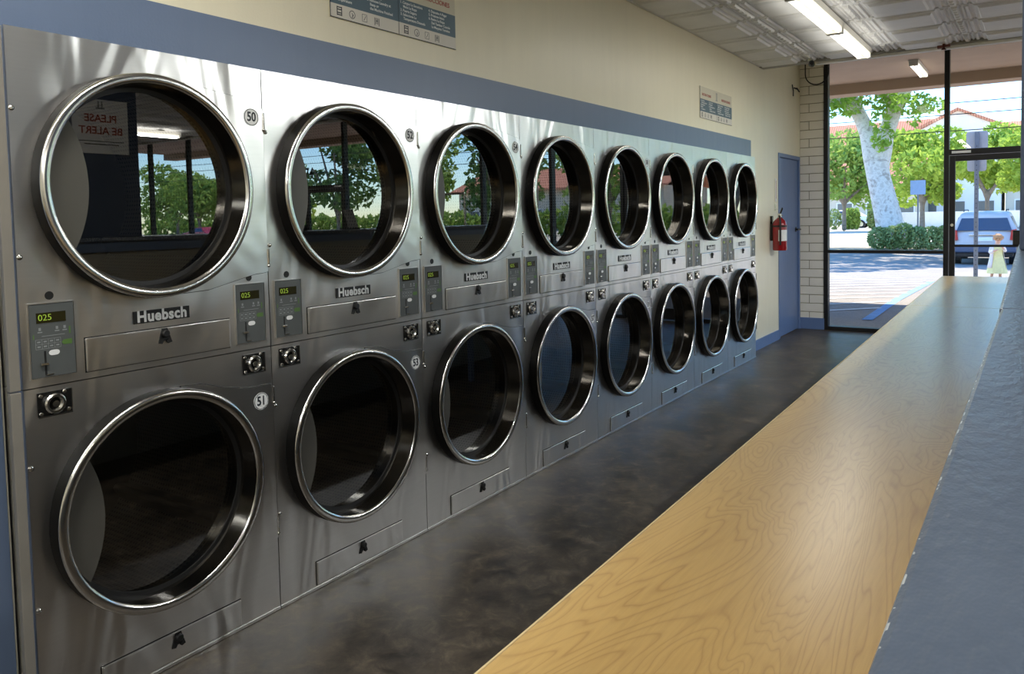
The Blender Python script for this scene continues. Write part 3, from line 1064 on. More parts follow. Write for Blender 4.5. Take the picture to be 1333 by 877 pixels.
# ------------------------------------------------------------------ wall bits by the side door
def extinguisher():
    c = (WX + 0.095, 8.27, 0.0)
    root = empty('fire_extinguisher', (c[0], c[1], 0.985))
    tag(root, 'red fire extinguisher hanging on the wall between the last dryer and the blue door', 'fire extinguisher')
    red = plain('extinguisher red', lin(146, 20, 28), 0.25, vary=0.05, coat=0.4)
    prof = [(0, 0.0), (0, 0.066), (0.010, 0.072), (0.27, 0.072), (0.305, 0.062), (0.33, 0.036), (0.345, 0.022), (0.35, 0.0)]
    MB().lathe(prof, (0, 0, 0), 'z', 32).build('cylinder', red, root, smooth=True)
    lab = MB().lathe([(0.10, 0.0728), (0.215, 0.0728)], (0, 0, 0), 'z', 20, a0=-1.5, a1=0.6).build('label_band', 'white_print', root, smooth=True)
    b = MB()
    b.cyl((0, 0, 0.345), (0, 0, 0.385), 0.018, n=14)
    b.build('valve', 'chrome', root, smooth=True)
    b = MB()
    b.tube([(0.0, 0.0, 0.375), (0.0, 0.045, 0.40), (0.0, 0.10, 0.44)], 0.009)
    b.tube([(0.0, 0.0, 0.37), (0.0, 0.05, 0.372), (0.0, 0.09, 0.365)], 0.008)
    b.build('squeeze_handle', 'black_gloss', root)
    b = MB()
    b.tube([(0.0, -0.02, 0.36), (0.02, -0.065, 0.35), (0.03, -0.088, 0.30), (0.03, -0.088, 0.15), (0.03, -0.086, 0.06)], 0.010)
    b.build('hose', 'black_rubber', root, smooth=True)
    b = MB().box(-0.0948, -0.072, -0.02, 0.02, 0.10, 0.36)
    b.box(-0.09, -0.0725, -0.02, 0.02, 0.28, 0.30)
    b.build('wall_bracket', 'black_gloss', root)
    b = MB().lathe([(0.245, 0.0735), (0.262, 0.0735)], (0, 0, 0), 'z', 28)
    b.build('strap', 'black_gloss', root, smooth=True)
extinguisher()

o = MB().box(WX + 0.0005, WX + 0.012, 8.425, 8.452, 1.50, 1.745).build('wall_thermometer', 'white_print', bevel=0.003)
tag(o, 'narrow white upright strip on the wall left of the blue door', 'wall strip')
MB().box(WX + 0.0121, WX + 0.0127, 8.434, 8.443, 1.53, 1.72).build('scale_line', 'red_ink', o)
b = MB().box(WX + 0.0005, WX + 0.006, 8.415, 8.45, 1.40, 1.475)
b.cyl((WX + 0.006, 8.43, 1.42), (WX + 0.03, 8.43, 1.415), 0.004)
o = b.build('wall_bracket', 'chrome')
tag(o, 'tiny bracket on the wall just above the fire extinguisher', 'bracket')
b = MB()
b.tube([(WX + 0.004, 9.13, 2.83), (WX + 0.012, 9.15, 2.76), (WX + 0.010, 9.15, 2.70)], 0.006, 6)
b.tube([(WX + 0.008, 9.20, 2.80), (WX + 0.03, 9.25, 2.79), (WX + 0.012, 9.30, 2.81), (WX + 0.03, 9.34, 2.77)], 0.008, 6)
o = b.build('wire_stub', 'ink_black')
tag(o, 'short loose wire ends high on the wall above the blue door', 'wire')
b = MB()
pts = []
for i in range(13):
    a = PI + PI * i / 12
    pts.append((0.09 + 0.13 * math.cos(a), FY - 0.03, 2.98 + 0.13 * math.sin(a)))
b.tube([(pts[0][0], FY - 0.03, 3.2)] + pts + [(pts[-1][0], FY - 0.03, 3.2)], 0.007, 6)
o = b.build('hanging_cable', 'ink_black')
tag(o, 'black cable looping down over the cream blocks above the window corner', 'cable')

def security_camera():
    root = empty('security_camera', (0.40, 7.86, 2.835))
    tag(root, 'small black security camera on the ceiling beam by the left window frame', 'camera')
    MB().cyl((0, 0, 0.0), (0, 0, 0.022), 0.03, n=20).build('mount', 'white_paint', root, smooth=True)
    b = MB().cyl((0, 0.03, -0.028), (0.02, -0.05, -0.034), 0.030, 0.030, 20)
    b.build('body', 'black_gloss', root, smooth=True)
    MB().cyl((0.02, -0.05, -0.034), (0.021, -0.054, -0.0343), 0.018, n=16).build('lens', 'black_rubber', root)
security_camera()
rust = plain('rusty brown metal', lin(96, 52, 40), 0.7, 0.3, vary=0.3)
root = empty('sprinkler_head', (1.545, 7.80, CZ - 0.03))
tag(root, 'rusty brown sprinkler fitting on the ceiling beam above the door frame', 'sprinkler')
b = MB().cyl((0, 0, -0.03), (0, 0, 0.03), 0.012, n=10)
b.build('pipe', rust, root)
b = MB().box(-0.05, -0.01, -0.02, 0.02, -0.035, -0.012).box(0.01, 0.05, -0.02, 0.02, -0.03, -0.01)
b.cyl((0, 0, -0.05), (0, 0, -0.03), 0.022, 0.006, 10)
b.build('deflector', rust, root)

# ------------------------------------------------------------------ fluorescent fixtures
def fixture_proto():
    root = empty('fluorescent_fixture', (0, 0, 0))
    L = 1.19
    b = MB().prism([(-0.068, 0.085), (-0.060, 0.045), (-0.018, 0.028), (0.0, 0.018), (0.018, 0.028), (0.060, 0.045), (0.068, 0.085)], 'y', 0, L)
    b.build('housing', 'white_paint', root)
    for s in (-1, 1):
        t = MB().cyl((s * 0.038, 0.03, 0.020), (s * 0.038, L - 0.03, 0.020), 0.0165, n=16).build('fluorescent_tube', 'tube', root, smooth=True)
    for yy in (0.0, L - 0.028):
        MB().box(-0.060, 0.060, yy, yy + 0.028, 0.0, 0.045).build('lamp_holder', 'white_paint', root, bevel=0.002)
    return root
def add_light(root, watts, color=None):
    l = bpy.data.lights.new('tube_light', 'AREA')
    l.shape = 'RECTANGLE'
    l.size = 0.12
    l.size_y = 1.1
    l.energy = watts
    l.color = color or (1.0, 0.975, 0.91)
    o = bpy.data.objects.new('tube_light', l)
    COL.objects.link(o)
    o.parent = root
    o.location = (0, 0.6, -0.004)
    # part of the tubes' light passes beside the housing and washes the ceiling
    l2 = l.copy()
    l2.size = 0.5
    l2.energy = (FIXTURE_WATTS * 0.07) if root.location.x < 1 else watts * 0.25
    o2 = bpy.data.objects.new('tube_light', l2)
    COL.objects.link(o2)
    o2.parent = root
    o2.location = (0, 0.6, 0.006)
    o2.rotation_euler = (PI, 0, 0)
fx = fixture_proto()
fz = CZ - 0.086 - 0.03
spots = []
lab_v = {0: 'bright two tube fluorescent fixture on the ceiling, farther of the pair near the window',
         1: 'bright two tube fluorescent fixture on the ceiling, the nearer of the pair'}
for i in range(2):
    spots.append((0.925, 6.40 - 1.2 * i, lab_v[i]))
# two of a far row, showing mirrored in the nearest door
spots.append((9.1, 6.2, 'lit fluorescent fixture mirrored in the nearest upper door, the one nearer the window'))
spots.append((9.1, 4.9, 'lit fluorescent fixture mirrored in the nearest upper door beside the dark pier'))
N_NAMED = len(spots)
for x, y in ((0.93, 0.3), (0.93, -1.1), (0.93, -2.6), (3.7, 6.3), (3.7, 4.1), (3.7, 1.6), (5.6, -0.8), (9.1, 1.6), (9.1, -1.6), (12.6, 4.0), (12.6, 0.0), (3.6, -2.6)):  # unseen fixtures, added as fill light for the dryers, wall and room
    spots.append((x, y, 'unseen fluorescent fixture added for fill light'))
for i, (x, y, lab) in enumerate(spots):
    o = fx if i == 0 else copy_tree(fx)
    o.location = (x, y, fz)
    tag(o, lab, 'ceiling light', 'fluorescent ceiling fixtures' if i < 4 else 'unseen fixtures added for fill light')
for o in [q for q in list(COL.objects) if q.name.startswith('fluorescent_fixture')]:
    add_light(o, (FIXTURE_WATTS * 0.2 if o.location.y > 3 else FIXTURE_WATTS * 1.25) if o.location.x < 1 else (FIXTURE_WATTS * (1.2 + 0.95 * (o.location.y - 1.6)) if 3 < o.location.x < 5 and o.location.y > 0 else FIXTURE_WATTS * 3.5), (0.94, 0.98, 1.0) if 3 < o.location.x < 5 else None)

# ------------------------------------------------------------------ outside: ground
def gz(y):
    if y < 13: return -0.012
    return -0.012 - 0.338 * min(1.0, (y - 13) / 13.0)
def asphalt_mat():
    N = NT('sun bleached asphalt')
    v = N.coord()
    a = N.noise(v, 0.35, 5, 0.6)
    b_ = N.noise(v, 30, 3, 0.7)
    N.link(N.mix(0.4, N.ramp(a, [(0.3, lin(138, 130, 122)), (0.7, lin(160, 151, 142))]), N.ramp(b_, [(0.3, lin(122, 115, 108)), (0.7, lin(174, 165, 154))])), N.b.inputs['Base Color'])
    N.set(rough=0.9, spec=0.2)
    return N.m
M['asphalt'] = asphalt_mat()
M['concrete'] = plain('pale concrete', lin(186, 182, 174), 0.9, vary=0.06, scale=4)
M['road'] = plain('pale street surface', lin(200, 190, 172), 0.9, vary=0.04, scale=0.3)
M['stripe_white'] = plain('worn white stripe', lin(214, 212, 206), 0.8, vary=0.1)
M['stripe_blue'] = plain('worn blue stripe', lin(120, 158, 206), 0.8, vary=0.1)
def ground():
    ys = [FY + 0.081] + [13 + i for i in range(0, 14)] + [34]
    b = MB()
    rows = [[b.bm.verts.new((x, y, gz(y))) for x in (-60, 90)] for y in ys]
    for r0, r1 in zip(rows[:-1], rows[1:]): b.bm.faces.new((r0[0], r0[1], r1[1], r1[0]))
    struct(b.build('ground_parking', 'asphalt'))
    b = MB()
    vs = [b.bm.verts.new(p) for p in ((-90, 38.2, gz(40)), (140, 38.2, gz(40)), (140, 260, gz(40)), (-90, 260, gz(40)))]
    b.bm.faces.new(vs)
    struct(b.build('ground_street', 'road'))
    struct(MB().box(-60, 90, 34, 38.2, gz(34) - 0.3, gz(34) + 0.13).build('ground_planter', plain('dry planter soil', lin(176, 156, 126), 0.95, vary=0.15, scale=1.5)))
    b = MB()
    # diagonal hatching of the access aisle, clipped to x < 0.38
    y = 11.2
    def dr(x0, y0, x1, y1, w):
        n = 6
        d = Vector((x1 - x0, y1 - y0)); nn = Vector((-d.y, d.x)).normalized() * w / 2
        prev = None
        for i in range(n + 1):
            p = Vector((x0, y0)) + d * i / n
            A = b.bm.verts.new((p.x + nn.x, p.y + nn.y, gz(p.y + nn.y) + 0.006))
            B = b.bm.verts.new((p.x - nn.x, p.y - nn.y, gz(p.y - nn.y) + 0.006))
            if prev: b.bm.faces.new((prev[0], prev[1], B, A))
            prev = (A, B)
    for k in range(14):
        y1 = 12.0 + k * 0.95
        y0 = y1 - 2.6
        x0 = -2.2
        if y0 < 9.7:
            x0 = x0 + (9.7 - y0); y0 = 9.7
        dr(x0, y0, 0.38, y1, 0.10)
    struct(b.build('pavement_hatching', 'stripe_white'))
    b = MB()
    dr(0.44, 10.6, 0.36, 18.6, 0.13)
    struct(b.build('pavement_stripe', 'stripe_blue'))
ground()

# canopy over the walk
M['soffit'] = plain('brown pink stucco', lin(170, 147, 127), 0.9, vary=0.06, scale=2)
struct(MB().box(-10, 20, FY + 0.21, 13.9, 3.5, 3.62).build('canopy_soffit', 'soffit'))
struct(MB().box(-10, 20, 13.9, 14.3, 3.33, 4.4).build('canopy_fascia', 'soffit', bevel=0.01))
struct(MB().box(-10, 20, FY + 0.1, FY + 0.2, 3.25, 4.4).build('facade_header', 'soffit'))
o = copy_tree(fx)
o.location = (0.75, 12.3, 3.5 - 0.086)
tag(o, 'lit fluorescent fixture under the outdoor canopy, seen through the window top', 'ceiling light')
for ch in list(o.children):
    if ch.type == 'LIGHT': bpy.data.objects.remove(ch)

# ------------------------------------------------------------------ vegetation
def leaf_mat(name, c1, c2, trans=0.45):
    N = NT(name)
    N.n.remove(N.b)
    v = N.coord()
    f = N.noise(v, 1.4, 4, 0.7)
    col = N.ramp(f, [(0.3, c1), (0.7, c2)])
    d = N.new('ShaderNodeBsdfDiffuse')
    t = N.new('ShaderNodeBsdfTranslucent')
    mx = N.new('ShaderNodeMixShader')
    mx.inputs[0].default_value = trans
    N.link(col, d.inputs[0]); N.link(col, t.inputs[0])
    N.link(d.outputs[0], mx.inputs[1]); N.link(t.outputs[0], mx.inputs[2])
    N.link(mx.outputs[0], N.out.inputs['Surface'])
    return N.m
M['leaf_syc'] = leaf_mat('sycamore leaf', lin(112, 150, 62), lin(168, 196, 92))
M['leaf_a'] = leaf_mat('bright green leaf', lin(134, 164, 62), lin(198, 214, 104))
M['leaf_b'] = leaf_mat('mid green leaf', lin(116, 148, 66), lin(178, 198, 108))
M['leaf_dark'] = leaf_mat('dark green leaf', lin(84, 112, 60), lin(128, 152, 86), 0.3)
M['bush'] = leaf_mat('shrub leaf', lin(108, 134, 80), lin(170, 184, 124), 0.3)
def bark_mat(name, a, c, scale=2.5):
    N = NT(name)
    v = N.coord()
    f = N.noise(v, scale, 5, 0.6, 0.5)
    N.link(N.ramp(f, [(0.36, a), (0.5, c), (0.62, tuple(0.5 * (x + y) for x, y in zip(a, c)))]), N.b.inputs['Base Color'])
    N.link(N.bump(f, 0.5, 0.05), N.b.inputs['Normal'])
    N.set(rough=0.85)
    return N.m
M['bark_pale'] = bark_mat('pale mottled bark', lin(168, 158, 148), lin(218, 212, 204), 4.0)
M['bark'] = bark_mat('grey brown bark', lin(96, 82, 70), lin(140, 124, 108))

def leaves(name, clusters, count, size, mat, parent, seed, flat=0.0, loc=None):
    rnd = random.Random(seed)
    vol = [max(0.001, r[0] * r[1] * r[2]) ** 0.67 for _, r in clusters]
    tot = sum(vol)
    verts, faces = [], []
    for (c, r), w in zip(clusters, vol):
        for _ in range(int(count * w / tot)):
            while True:
                p = Vector((rnd.uniform(-1, 1), rnd.uniform(-1, 1), rnd.uniform(-1, 1)))
                if 0.05 < p.length < 1: break
            p = p.normalized() * (p.length ** 0.45)
            q = Vector((c[0] + p.x * r[0], c[1] + p.y * r[1], c[2] + p.z * r[2]))
            d = Vector((rnd.gauss(0, 1), rnd.gauss(0, 1), rnd.gauss(0, 1) * (1 - flat))).normalized()
            e = d.orthogonal().normalized()
            e.rotate(Matrix.Rotation(rnd.uniform(0, 6.28), 3, d))
            fz_ = d.cross(e)
            s = size * rnd.uniform(0.6, 1.3)
            i = len(verts)
            verts += [q - e * s, q - fz_ * s * 0.5 + d * s * 0.12, q + e * s, q + fz_ * s * 0.5 + d * s * 0.12]
            faces.append((i, i + 1, i + 2, i + 3))
    me = bpy.data.meshes.new(name)
    me.from_pydata([tuple(v) for v in verts], [], faces)
    me.materials.append(M[mat])
    o = bpy.data.objects.new(name, me)
    COL.objects.link(o)
    if parent is not None: o.parent = parent
    return o

def skin(name, pts, edges, mat, parent, sub=1, root=0):
    me = bpy.data.meshes.new(name)
    me.from_pydata([p[:3] for p in pts], edges, [])
    me.materials.append(M[mat] if isinstance(mat, str) else mat)
    o = bpy.data.objects.new(name, me)
    COL.objects.link(o)
    if parent is not None: o.parent = parent
    m = o.modifiers.new('skin', 'SKIN')
    m.use_smooth_shade = True
    for i, p in enumerate(pts):
        rr = p[3]
        me.skin_vertices[0].data[i].radius = (rr, p[4] if len(p) > 4 else rr)
        me.skin_vertices[0].data[i].use_root = (i == root)
    s = o.modifiers.new('subsurf', 'SUBSURF')
    s.levels = sub
    s.render_levels = sub
    return o

# great sycamore in the planter
def sycamore():
    B = Vector((-2.95, 36.0, -0.22))
    root = empty('sycamore_tree', B)
    tag(root, 'large sycamore with pale mottled leaning trunk filling the window pane', 'tree')
    P = [(0.05, 0, -0.05, 0.80), (-0.05, 0, 0.9, 0.62), (-0.35, 0, 2.2, 0.54), (-0.62, 0, 3.4, 0.50), (-0.62, 0, 4.2, 0.54),
         (-1.05, 0.1, 5.1, 0.34), (-1.6, 0.2, 6.3, 0.30), (-2.2, 0.3, 7.8, 0.26), (-3.2, 0, 9.4, 0.16),
         (-0.1, -0.1, 5.2, 0.34), (0.25, -0.1, 6.2, 0.30), (1.0, -0.3, 7.4, 0.27), (2.0, -0.6, 9.0, 0.16),
         (-0.4, -1.2, 6.6, 0.28), (-0.8, -2.6, 8.6, 0.18), (-2.6, 0.1, 6.5, 0.20), (-4.2, -0.4, 6.9, 0.12), (2.0, -0.5, 7.2, 0.16), (3.6, -0.8, 7.3, 0.10)]
    E_ = [(0, 1), (1, 2), (2, 3), (3, 4), (4, 5), (5, 6), (6, 7), (7, 8), (4, 9), (9, 10), (10, 11), (11, 12), (10, 13), (13, 14), (6, 15), (15, 16), (11, 17), (17, 18)]
    skin('trunk', P, E_, 'bark_pale', root, 2)
    cl = []
    rnd = random.Random(5)
    for i in range(26):
        a = rnd.uniform(0, 2 * PI); r = rnd.uniform(1.0, 7.2)
        cl.append(((r * math.cos(a) - 0.5, r * math.sin(a) - 2.5, rnd.uniform(7.6, 11.0)), (1.6, 1.6, 1.1)))
    # low hanging sprays that show under the canopy
    cl2 = [((-2.4, -0.6, 6.3), (0.9, 0.8, 0.35)), ((-1.6, -0.8, 6.0), (0.6, 0.6, 0.35)), ((-0.2, -0.8, 6.1), (0.6, 0.6, 0.4)), ((-0.35, -0.9, 5.3), (0.38, 0.4, 0.55)), ((-0.2, -0.9, 4.6), (0.5, 0.4, 0.4)), ((-0.3, -0.9, 4.25), (0.3, 0.3, 0.25)), ((-2.6, -0.8, 5.9), (0.6, 0.5, 0.4)), ((0.8, -0.9, 5.9), (0.9, 0.7, 0.45)), ((1.5, -0.8, 5.75), (0.7, 0.7, 0.3)), ((-0.5, -0.9, 6.3), (1.2, 0.6, 0.25)), ((0.9, -0.8, 5.2), (0.25, 0.3, 0.25))]
    leaves('canopy', cl, 9000, 0.24, 'leaf_syc', root, 3)
    leaves('low_spray', cl2, 950, 0.14, 'leaf_syc', root, 4)
sycamore()

def shrub(name, label, cat, x0, x1, y0, y1, z0, h, n, size, mat, seed, group=None, boxy=False):
    root = empty(name, ((x0 + x1) / 2, (y0 + y1) / 2, z0))
    tag(root, label, cat, group)
    rnd = random.Random(seed)
    cl = []
    k = max(3, int((x1 - x0) / h * 2.2))
    for i in range(k):
        t = (i + 0.5) / k - 0.5
        hh = h * (1.0 if boxy else rnd.uniform(0.75, 1.05))
        cl.append(((t * (x1 - x0), 0, hh * 0.5), ((x1 - x0) / k * (0.75 if boxy else 0.9), (y1 - y0) / 2, hh * 0.5)))
    leaves('foliage', cl, n, size, mat, root, seed)
    b = MB()
    for i in range(k):
        t = (i + 0.5) / k - 0.5
        b.cyl((t * (x1 - x0), 0, 0), (t * (x1 - x0) + 0.1, 0.05, h * 0.6), 0.03, 0.015, 6)
    b.build('stems', 'bark', root)
shrub('planter_shrub', 'leafy green shrub in the planter around the base of the sycamore', 'bush', -3.5, -0.6, 34.2, 35.1, gz(34) + 0.13, 1.05, 5200, 0.075, 'bush', 11)
hx = [-17.2, -14.9, -12.6, -10.9]
for i, (a, c) in enumerate(((-19.5, -13.6), (-13.0, -11.9), (-11.0, -9.2))):
    shrub('hedge', ['long clipped hedge across the street at the far left of the window', 'short pale clipped hedge across the street left of the trunk', 'clipped hedge across the street close behind the trunk'][i], 'hedge',
          a, c, 77.2, 78.8, gz(50), 2.0, 2200, 0.16, 'leaf_b' if i == 1 else 'bush', 20 + i, 'hedges across the street', True)

def tree(name, label, x, y, z0, h, crown_r, crown_z0, n, size, mat, seed, group='street trees outside', bark='bark', lean=0.0):
    root = empty(name, (x, y, z0))
    tag(root, label, 'tree', group)
    rnd = random.Random(seed)
    P = [(0, 0, 0, 0.22), (lean * .3, 0, crown_z0 * 0.7, 0.17), (lean * .6, 0, crown_z0 + 0.3, 0.15)]
    E_ = [(0, 1), (1, 2)]
    for k in range(4):
        a = k * PI / 2 + rnd.uniform(0, 1)
        P.append((lean + crown_r * 0.5 * math.cos(a), crown_r * 0.5 * math.sin(a), crown_z0 + (h - crown_z0) * rnd.uniform(0.3, 0.6), 0.07))
        E_.append((2, len(P) - 1))
    skin('trunk', P, E_, bark, root, 1)
    cl = []
    hz = (h - crown_z0)
    for k in range(15):
        a = rnd.uniform(0, 2 * PI); zz = rnd.uniform(0.12, 0.85)
        rr = crown_r * math.sin(PI * (0.18 + zz * 0.72)) * rnd.uniform(0.3, 0.72)
        s = rnd.uniform(0.34, 0.5) * crown_r
        cl.append(((lean + rr * math.cos(a), rr * math.sin(a), crown_z0 + hz * zz), (s, s, s * 0.7)))
    leaves('crown', cl, n, size, mat, root, seed)
    return root
G0 = gz(50)
tree('street_tree', 'bushy green tree across the street, filling the left of the window', -11.6, 70, G0, 8.2, 4.1, 2.2, 4400, 0.26, 'leaf_b', 31)
tree('street_tree', 'bright green tree across the street just right of the sycamore trunk', -4.5, 60, G0, 7.3, 3.2, 2.1, 4200, 0.23, 'leaf_a', 32)
tree('street_tree', 'bright green tree across the street behind the round topped sign pole', -1.1, 70, G0, 8.5, 3.4, 2.4, 4200, 0.23, 'leaf_a', 33)
tree('street_tree', 'bright green tree across the street above the silver vehicle, at the right frame edge', 2.6, 60, G0, 6.7, 2.8, 2.3, 3600, 0.23, 'leaf_a', 34)
mt = [(6.5, 47, 9.5, 3.9, 'leaf_b'), (14.0, 49, 10.0, 4.2, 'leaf_b'), (23.0, 49, 11.0, 4.4, 'leaf_b'), (32, 49, 10.5, 4.2, 'leaf_dark'), (40.5, 49, 9.5, 4.0, 'leaf_b'), (49, 48, 12.5, 4.4, 'leaf_dark'), (58.5, 49, 9.0, 4.0, 'leaf_a'), (67.5, 47, 7.0, 3.4, 'leaf_b'), (79, 52, 8.5, 4.6, 'leaf_b')]
for i, (x, y, h, r, mm) in enumerate(mt):
    tree('street_tree', 'green street tree outside, seen only as a reflection in the dryer doors', x, y, G0, h, r, 2.0, 2600, 0.30, mm, 50 + i, 'trees reflected in the dryer doors')

# ------------------------------------------------------------------ far buildings
def tile_mat():
    N = NT('orange clay roof tile')
    wv = N.new('ShaderNodeTexWave')
    wv.inputs['Scale'].default_value = 1.1
    wv.bands_direction = 'X'
    N.link(N.coord((1, 1, 1)), wv.inputs['Vector'])
    n = N.noise(N.coord(), 0.8, 4)
    c = N.mix(wv.outputs['Fac'], lin(176, 98, 68), lin(222, 150, 112))
    N.link(N.mix(N.ramp(n, [(0.3, g(0)), (0.7, g(0.4))]), c, lin(200, 140, 110)), N.b.inputs['Base Color'])
    N.link(N.bump(wv.outputs['Fac'], 0.6, 0.1), N.b.inputs['Normal'])
    N.set(rough=0.85)
    return N.m
M['tile'] = tile_mat()
M['stucco'] = plain('warm beige stucco', lin(206, 192, 166), 0.9, vary=0.05, scale=0.5)
M['stucco_white'] = plain('white stucco', lin(232, 226, 214), 0.9, vary=0.04, scale=0.5)
M['dark_glass'] = plain('dark far window', lin(96, 96, 92), 0.2)
def building(label, x0, x1, y0, y1, zw, zr, wall, n_win, gable=False):
    root = empty('tile_roof_building', ((x0 + x1) / 2, y0, G0))
    tag(root, label, 'building', 'buildings across the street')
    w = (x1 - x0) / 2
    d = y1 - y0
    MB().box(-w, w, 0, d, 0, zw).build('wall', wall, root)
    if gable:
        MB().prism([(-w, zw), (w, zw), (0, zr)], 'y', 0.05, d).build('gable_wall', wall, root)
        b = MB()
        b.prism([(-w - 0.6, zw - 0.25), (0, zr), (0, zr + 0.35), (-w - 0.9, zw)], 'y', -0.5, d + 0.5)
        b.prism([(w + 0.6, zw - 0.25), (0, zr), (0, zr + 0.35), (w + 0.9, zw)], 'y', -0.5, d + 0.5)
        b.build('roof', 'tile', root)
    else:
        b = MB()
        pr = [(-0.9, zw - 0.1), (d / 2, zr), (d + 0.9, zw - 0.1), (d + 0.9, zw + 0.15), (d / 2, zr + 0.3), (-0.9, zw + 0.15)]
        b.prism(pr, 'x', -w - 0.8, w + 0.8)
        b.build('roof', 'tile', root)
    for i in range(n_win):
        xx = -w + (i + 0.5) * 2 * w / n_win
        f = MB().box(xx - 1.0, xx + 1.0, -0.08, -0.001, 0.5, 2.8).build('window', 'stucco_white', root)
        MB().box(xx - 0.85, xx + 0.85, -0.12, -0.081, 0.65, 2.65).build('pane', 'dark_glass', f)
building('beige building with big orange tile roof behind the left trees across the street', -34, -9.5, 104, 124, 4.2, 13.2, 'stucco', 7)
building('white gabled building with orange tile edges above the trees right of the trunk', -11.0, -1.6, 110.5, 124, 11.6, 13.9, 'stucco_white', 3, True)
building('long building with orange tile roof above the trees at the right frame edge', -1.2, 30, 112, 126, 9.0, 12.6, 'stucco', 8)
building('beige low building across the street, seen only in the dryer doors', 34, 64, 84, 98, 5.2, 8.0, 'stucco', 6)
o = MB().box(-8.6, 14, 79.5, 79.9, G0, G0 + 1.5).build('garden_wall', 'stucco_white', bevel=0.03)
tag(o, 'low white wall across the street right of the sycamore trunk', 'wall')

shrub('tall_hedge', 'long tall green hedge outside, seen only as a reflection in the dryer doors', 'hedge', 12, 100, 60, 62, G0, 2.7, 6000, 0.42, 'leaf_b', 77)
# ------------------------------------------------------------------ poles, signs, wires
galv = plain('galvanised steel post', lin(120, 122, 126), 0.5, 0.4, vary=0.08)
def sign_post():
    root = empty('parking_sign_post', (1.15, 19.0, gz(19)))
    tag(root, 'grey perforated post with two stacked sign backs, standing before the silver vehicle', 'sign post')
    z1 = 3.0 - gz(19)
    b = MB().box(-0.04, 0.04, -0.04, 0.04, 0, z1)
    b.build('post', galv, root, bevel=0.004)
    b = MB()
    for i in range(28): b.box(-0.008, 0.008, -0.0415, -0.0402, 0.15 + i * 0.1, 0.17 + i * 0.1)
    b.build('post_hole', 'ink_black', root)
    def rr(w, h, r=0.05):
        pts = []
        for cx, cz, a0 in ((w - r, h - r, 0), (-w + r, h - r, PI / 2), (-w + r, -h + r, PI), (w - r, -h + r, 3 * PI / 2)):
            for k in range(5): pts.append((cx + r * math.cos(a0 + k * PI / 8), cz + r * math.sin(a0 + k * PI / 8)))
        return pts
    back = plain('grey sign back', lin(178, 172, 166), 0.5, 0.1)
    off = -gz(19)
    MB().prism([(p[0], p[1] + 2.80 + off) for p in rr(0.20, 0.21)], 'y', 0.042, 0.045).build('sign_board', back, root)
    MB().prism([(p[0], p[1] + 2.37 + off) for p in rr(0.18, 0.2)], 'y', 0.042, 0.045).build('sign_board', back, root)
sign_post()
def street_sign():
    root = empty('street_sign', (-2.03, 36.6, gz(34) + 0.13))
    tag(root, 'thin pole with a square pale blue sign back right of the sycamore trunk', 'sign post')
    off = 0.22
    MB().cyl((0, 0, 0), (0, 0, 2.55 + off), 0.035, n=10).build('pole', galv, root, smooth=True)
    MB().prism([(-0.29, 2.02 + off), (0.29, 2.02 + off), (0.29, 2.62 + off), (-0.29, 2.62 + off)], 'y', -0.04, -0.036).build('sign_board', plain('pale blue sign', lin(150, 168, 196), 0.5), root, bevel=0.01)
street_sign()
for i, (y, z, lab) in enumerate(((39.6, 6.37, 'highest of the three dark overhead wires'), (39.6, 5.86, 'middle one of the three dark overhead wires'), (39.9, 5.16, 'lowest of the three dark overhead wires'))):
    b = MB()
    pts = []
    for k in range(25):
        x = -60 + k * 6.0
        pts.append((x, y, z + ((x + 60) / 72 - 1) ** 2 * 0.6 - 0.3))
    b.tube(pts, 0.02, 5)
    o = b.build('overhead_wire', 'ink_black')
    tag(o, lab + ' crossing the sky outside', 'wire', 'overhead wires')
for i, x in enumerate((-60, 84)):
    o = MB().cyl((x, 40.2, G0), (x, 40.2, 8.5), 0.16, 0.11, 12).build('utility_pole', 'bark')
    MB().box(x - 0.08, x + 0.08, 39.2, 41.2, 6.8, 6.94).build('crossarm', 'bark', o)
    tag(o, 'wooden utility pole carrying the wires, beyond the %s end of the view' % ('left' if i == 0 else 'right'), 'utility pole', 'utility poles')

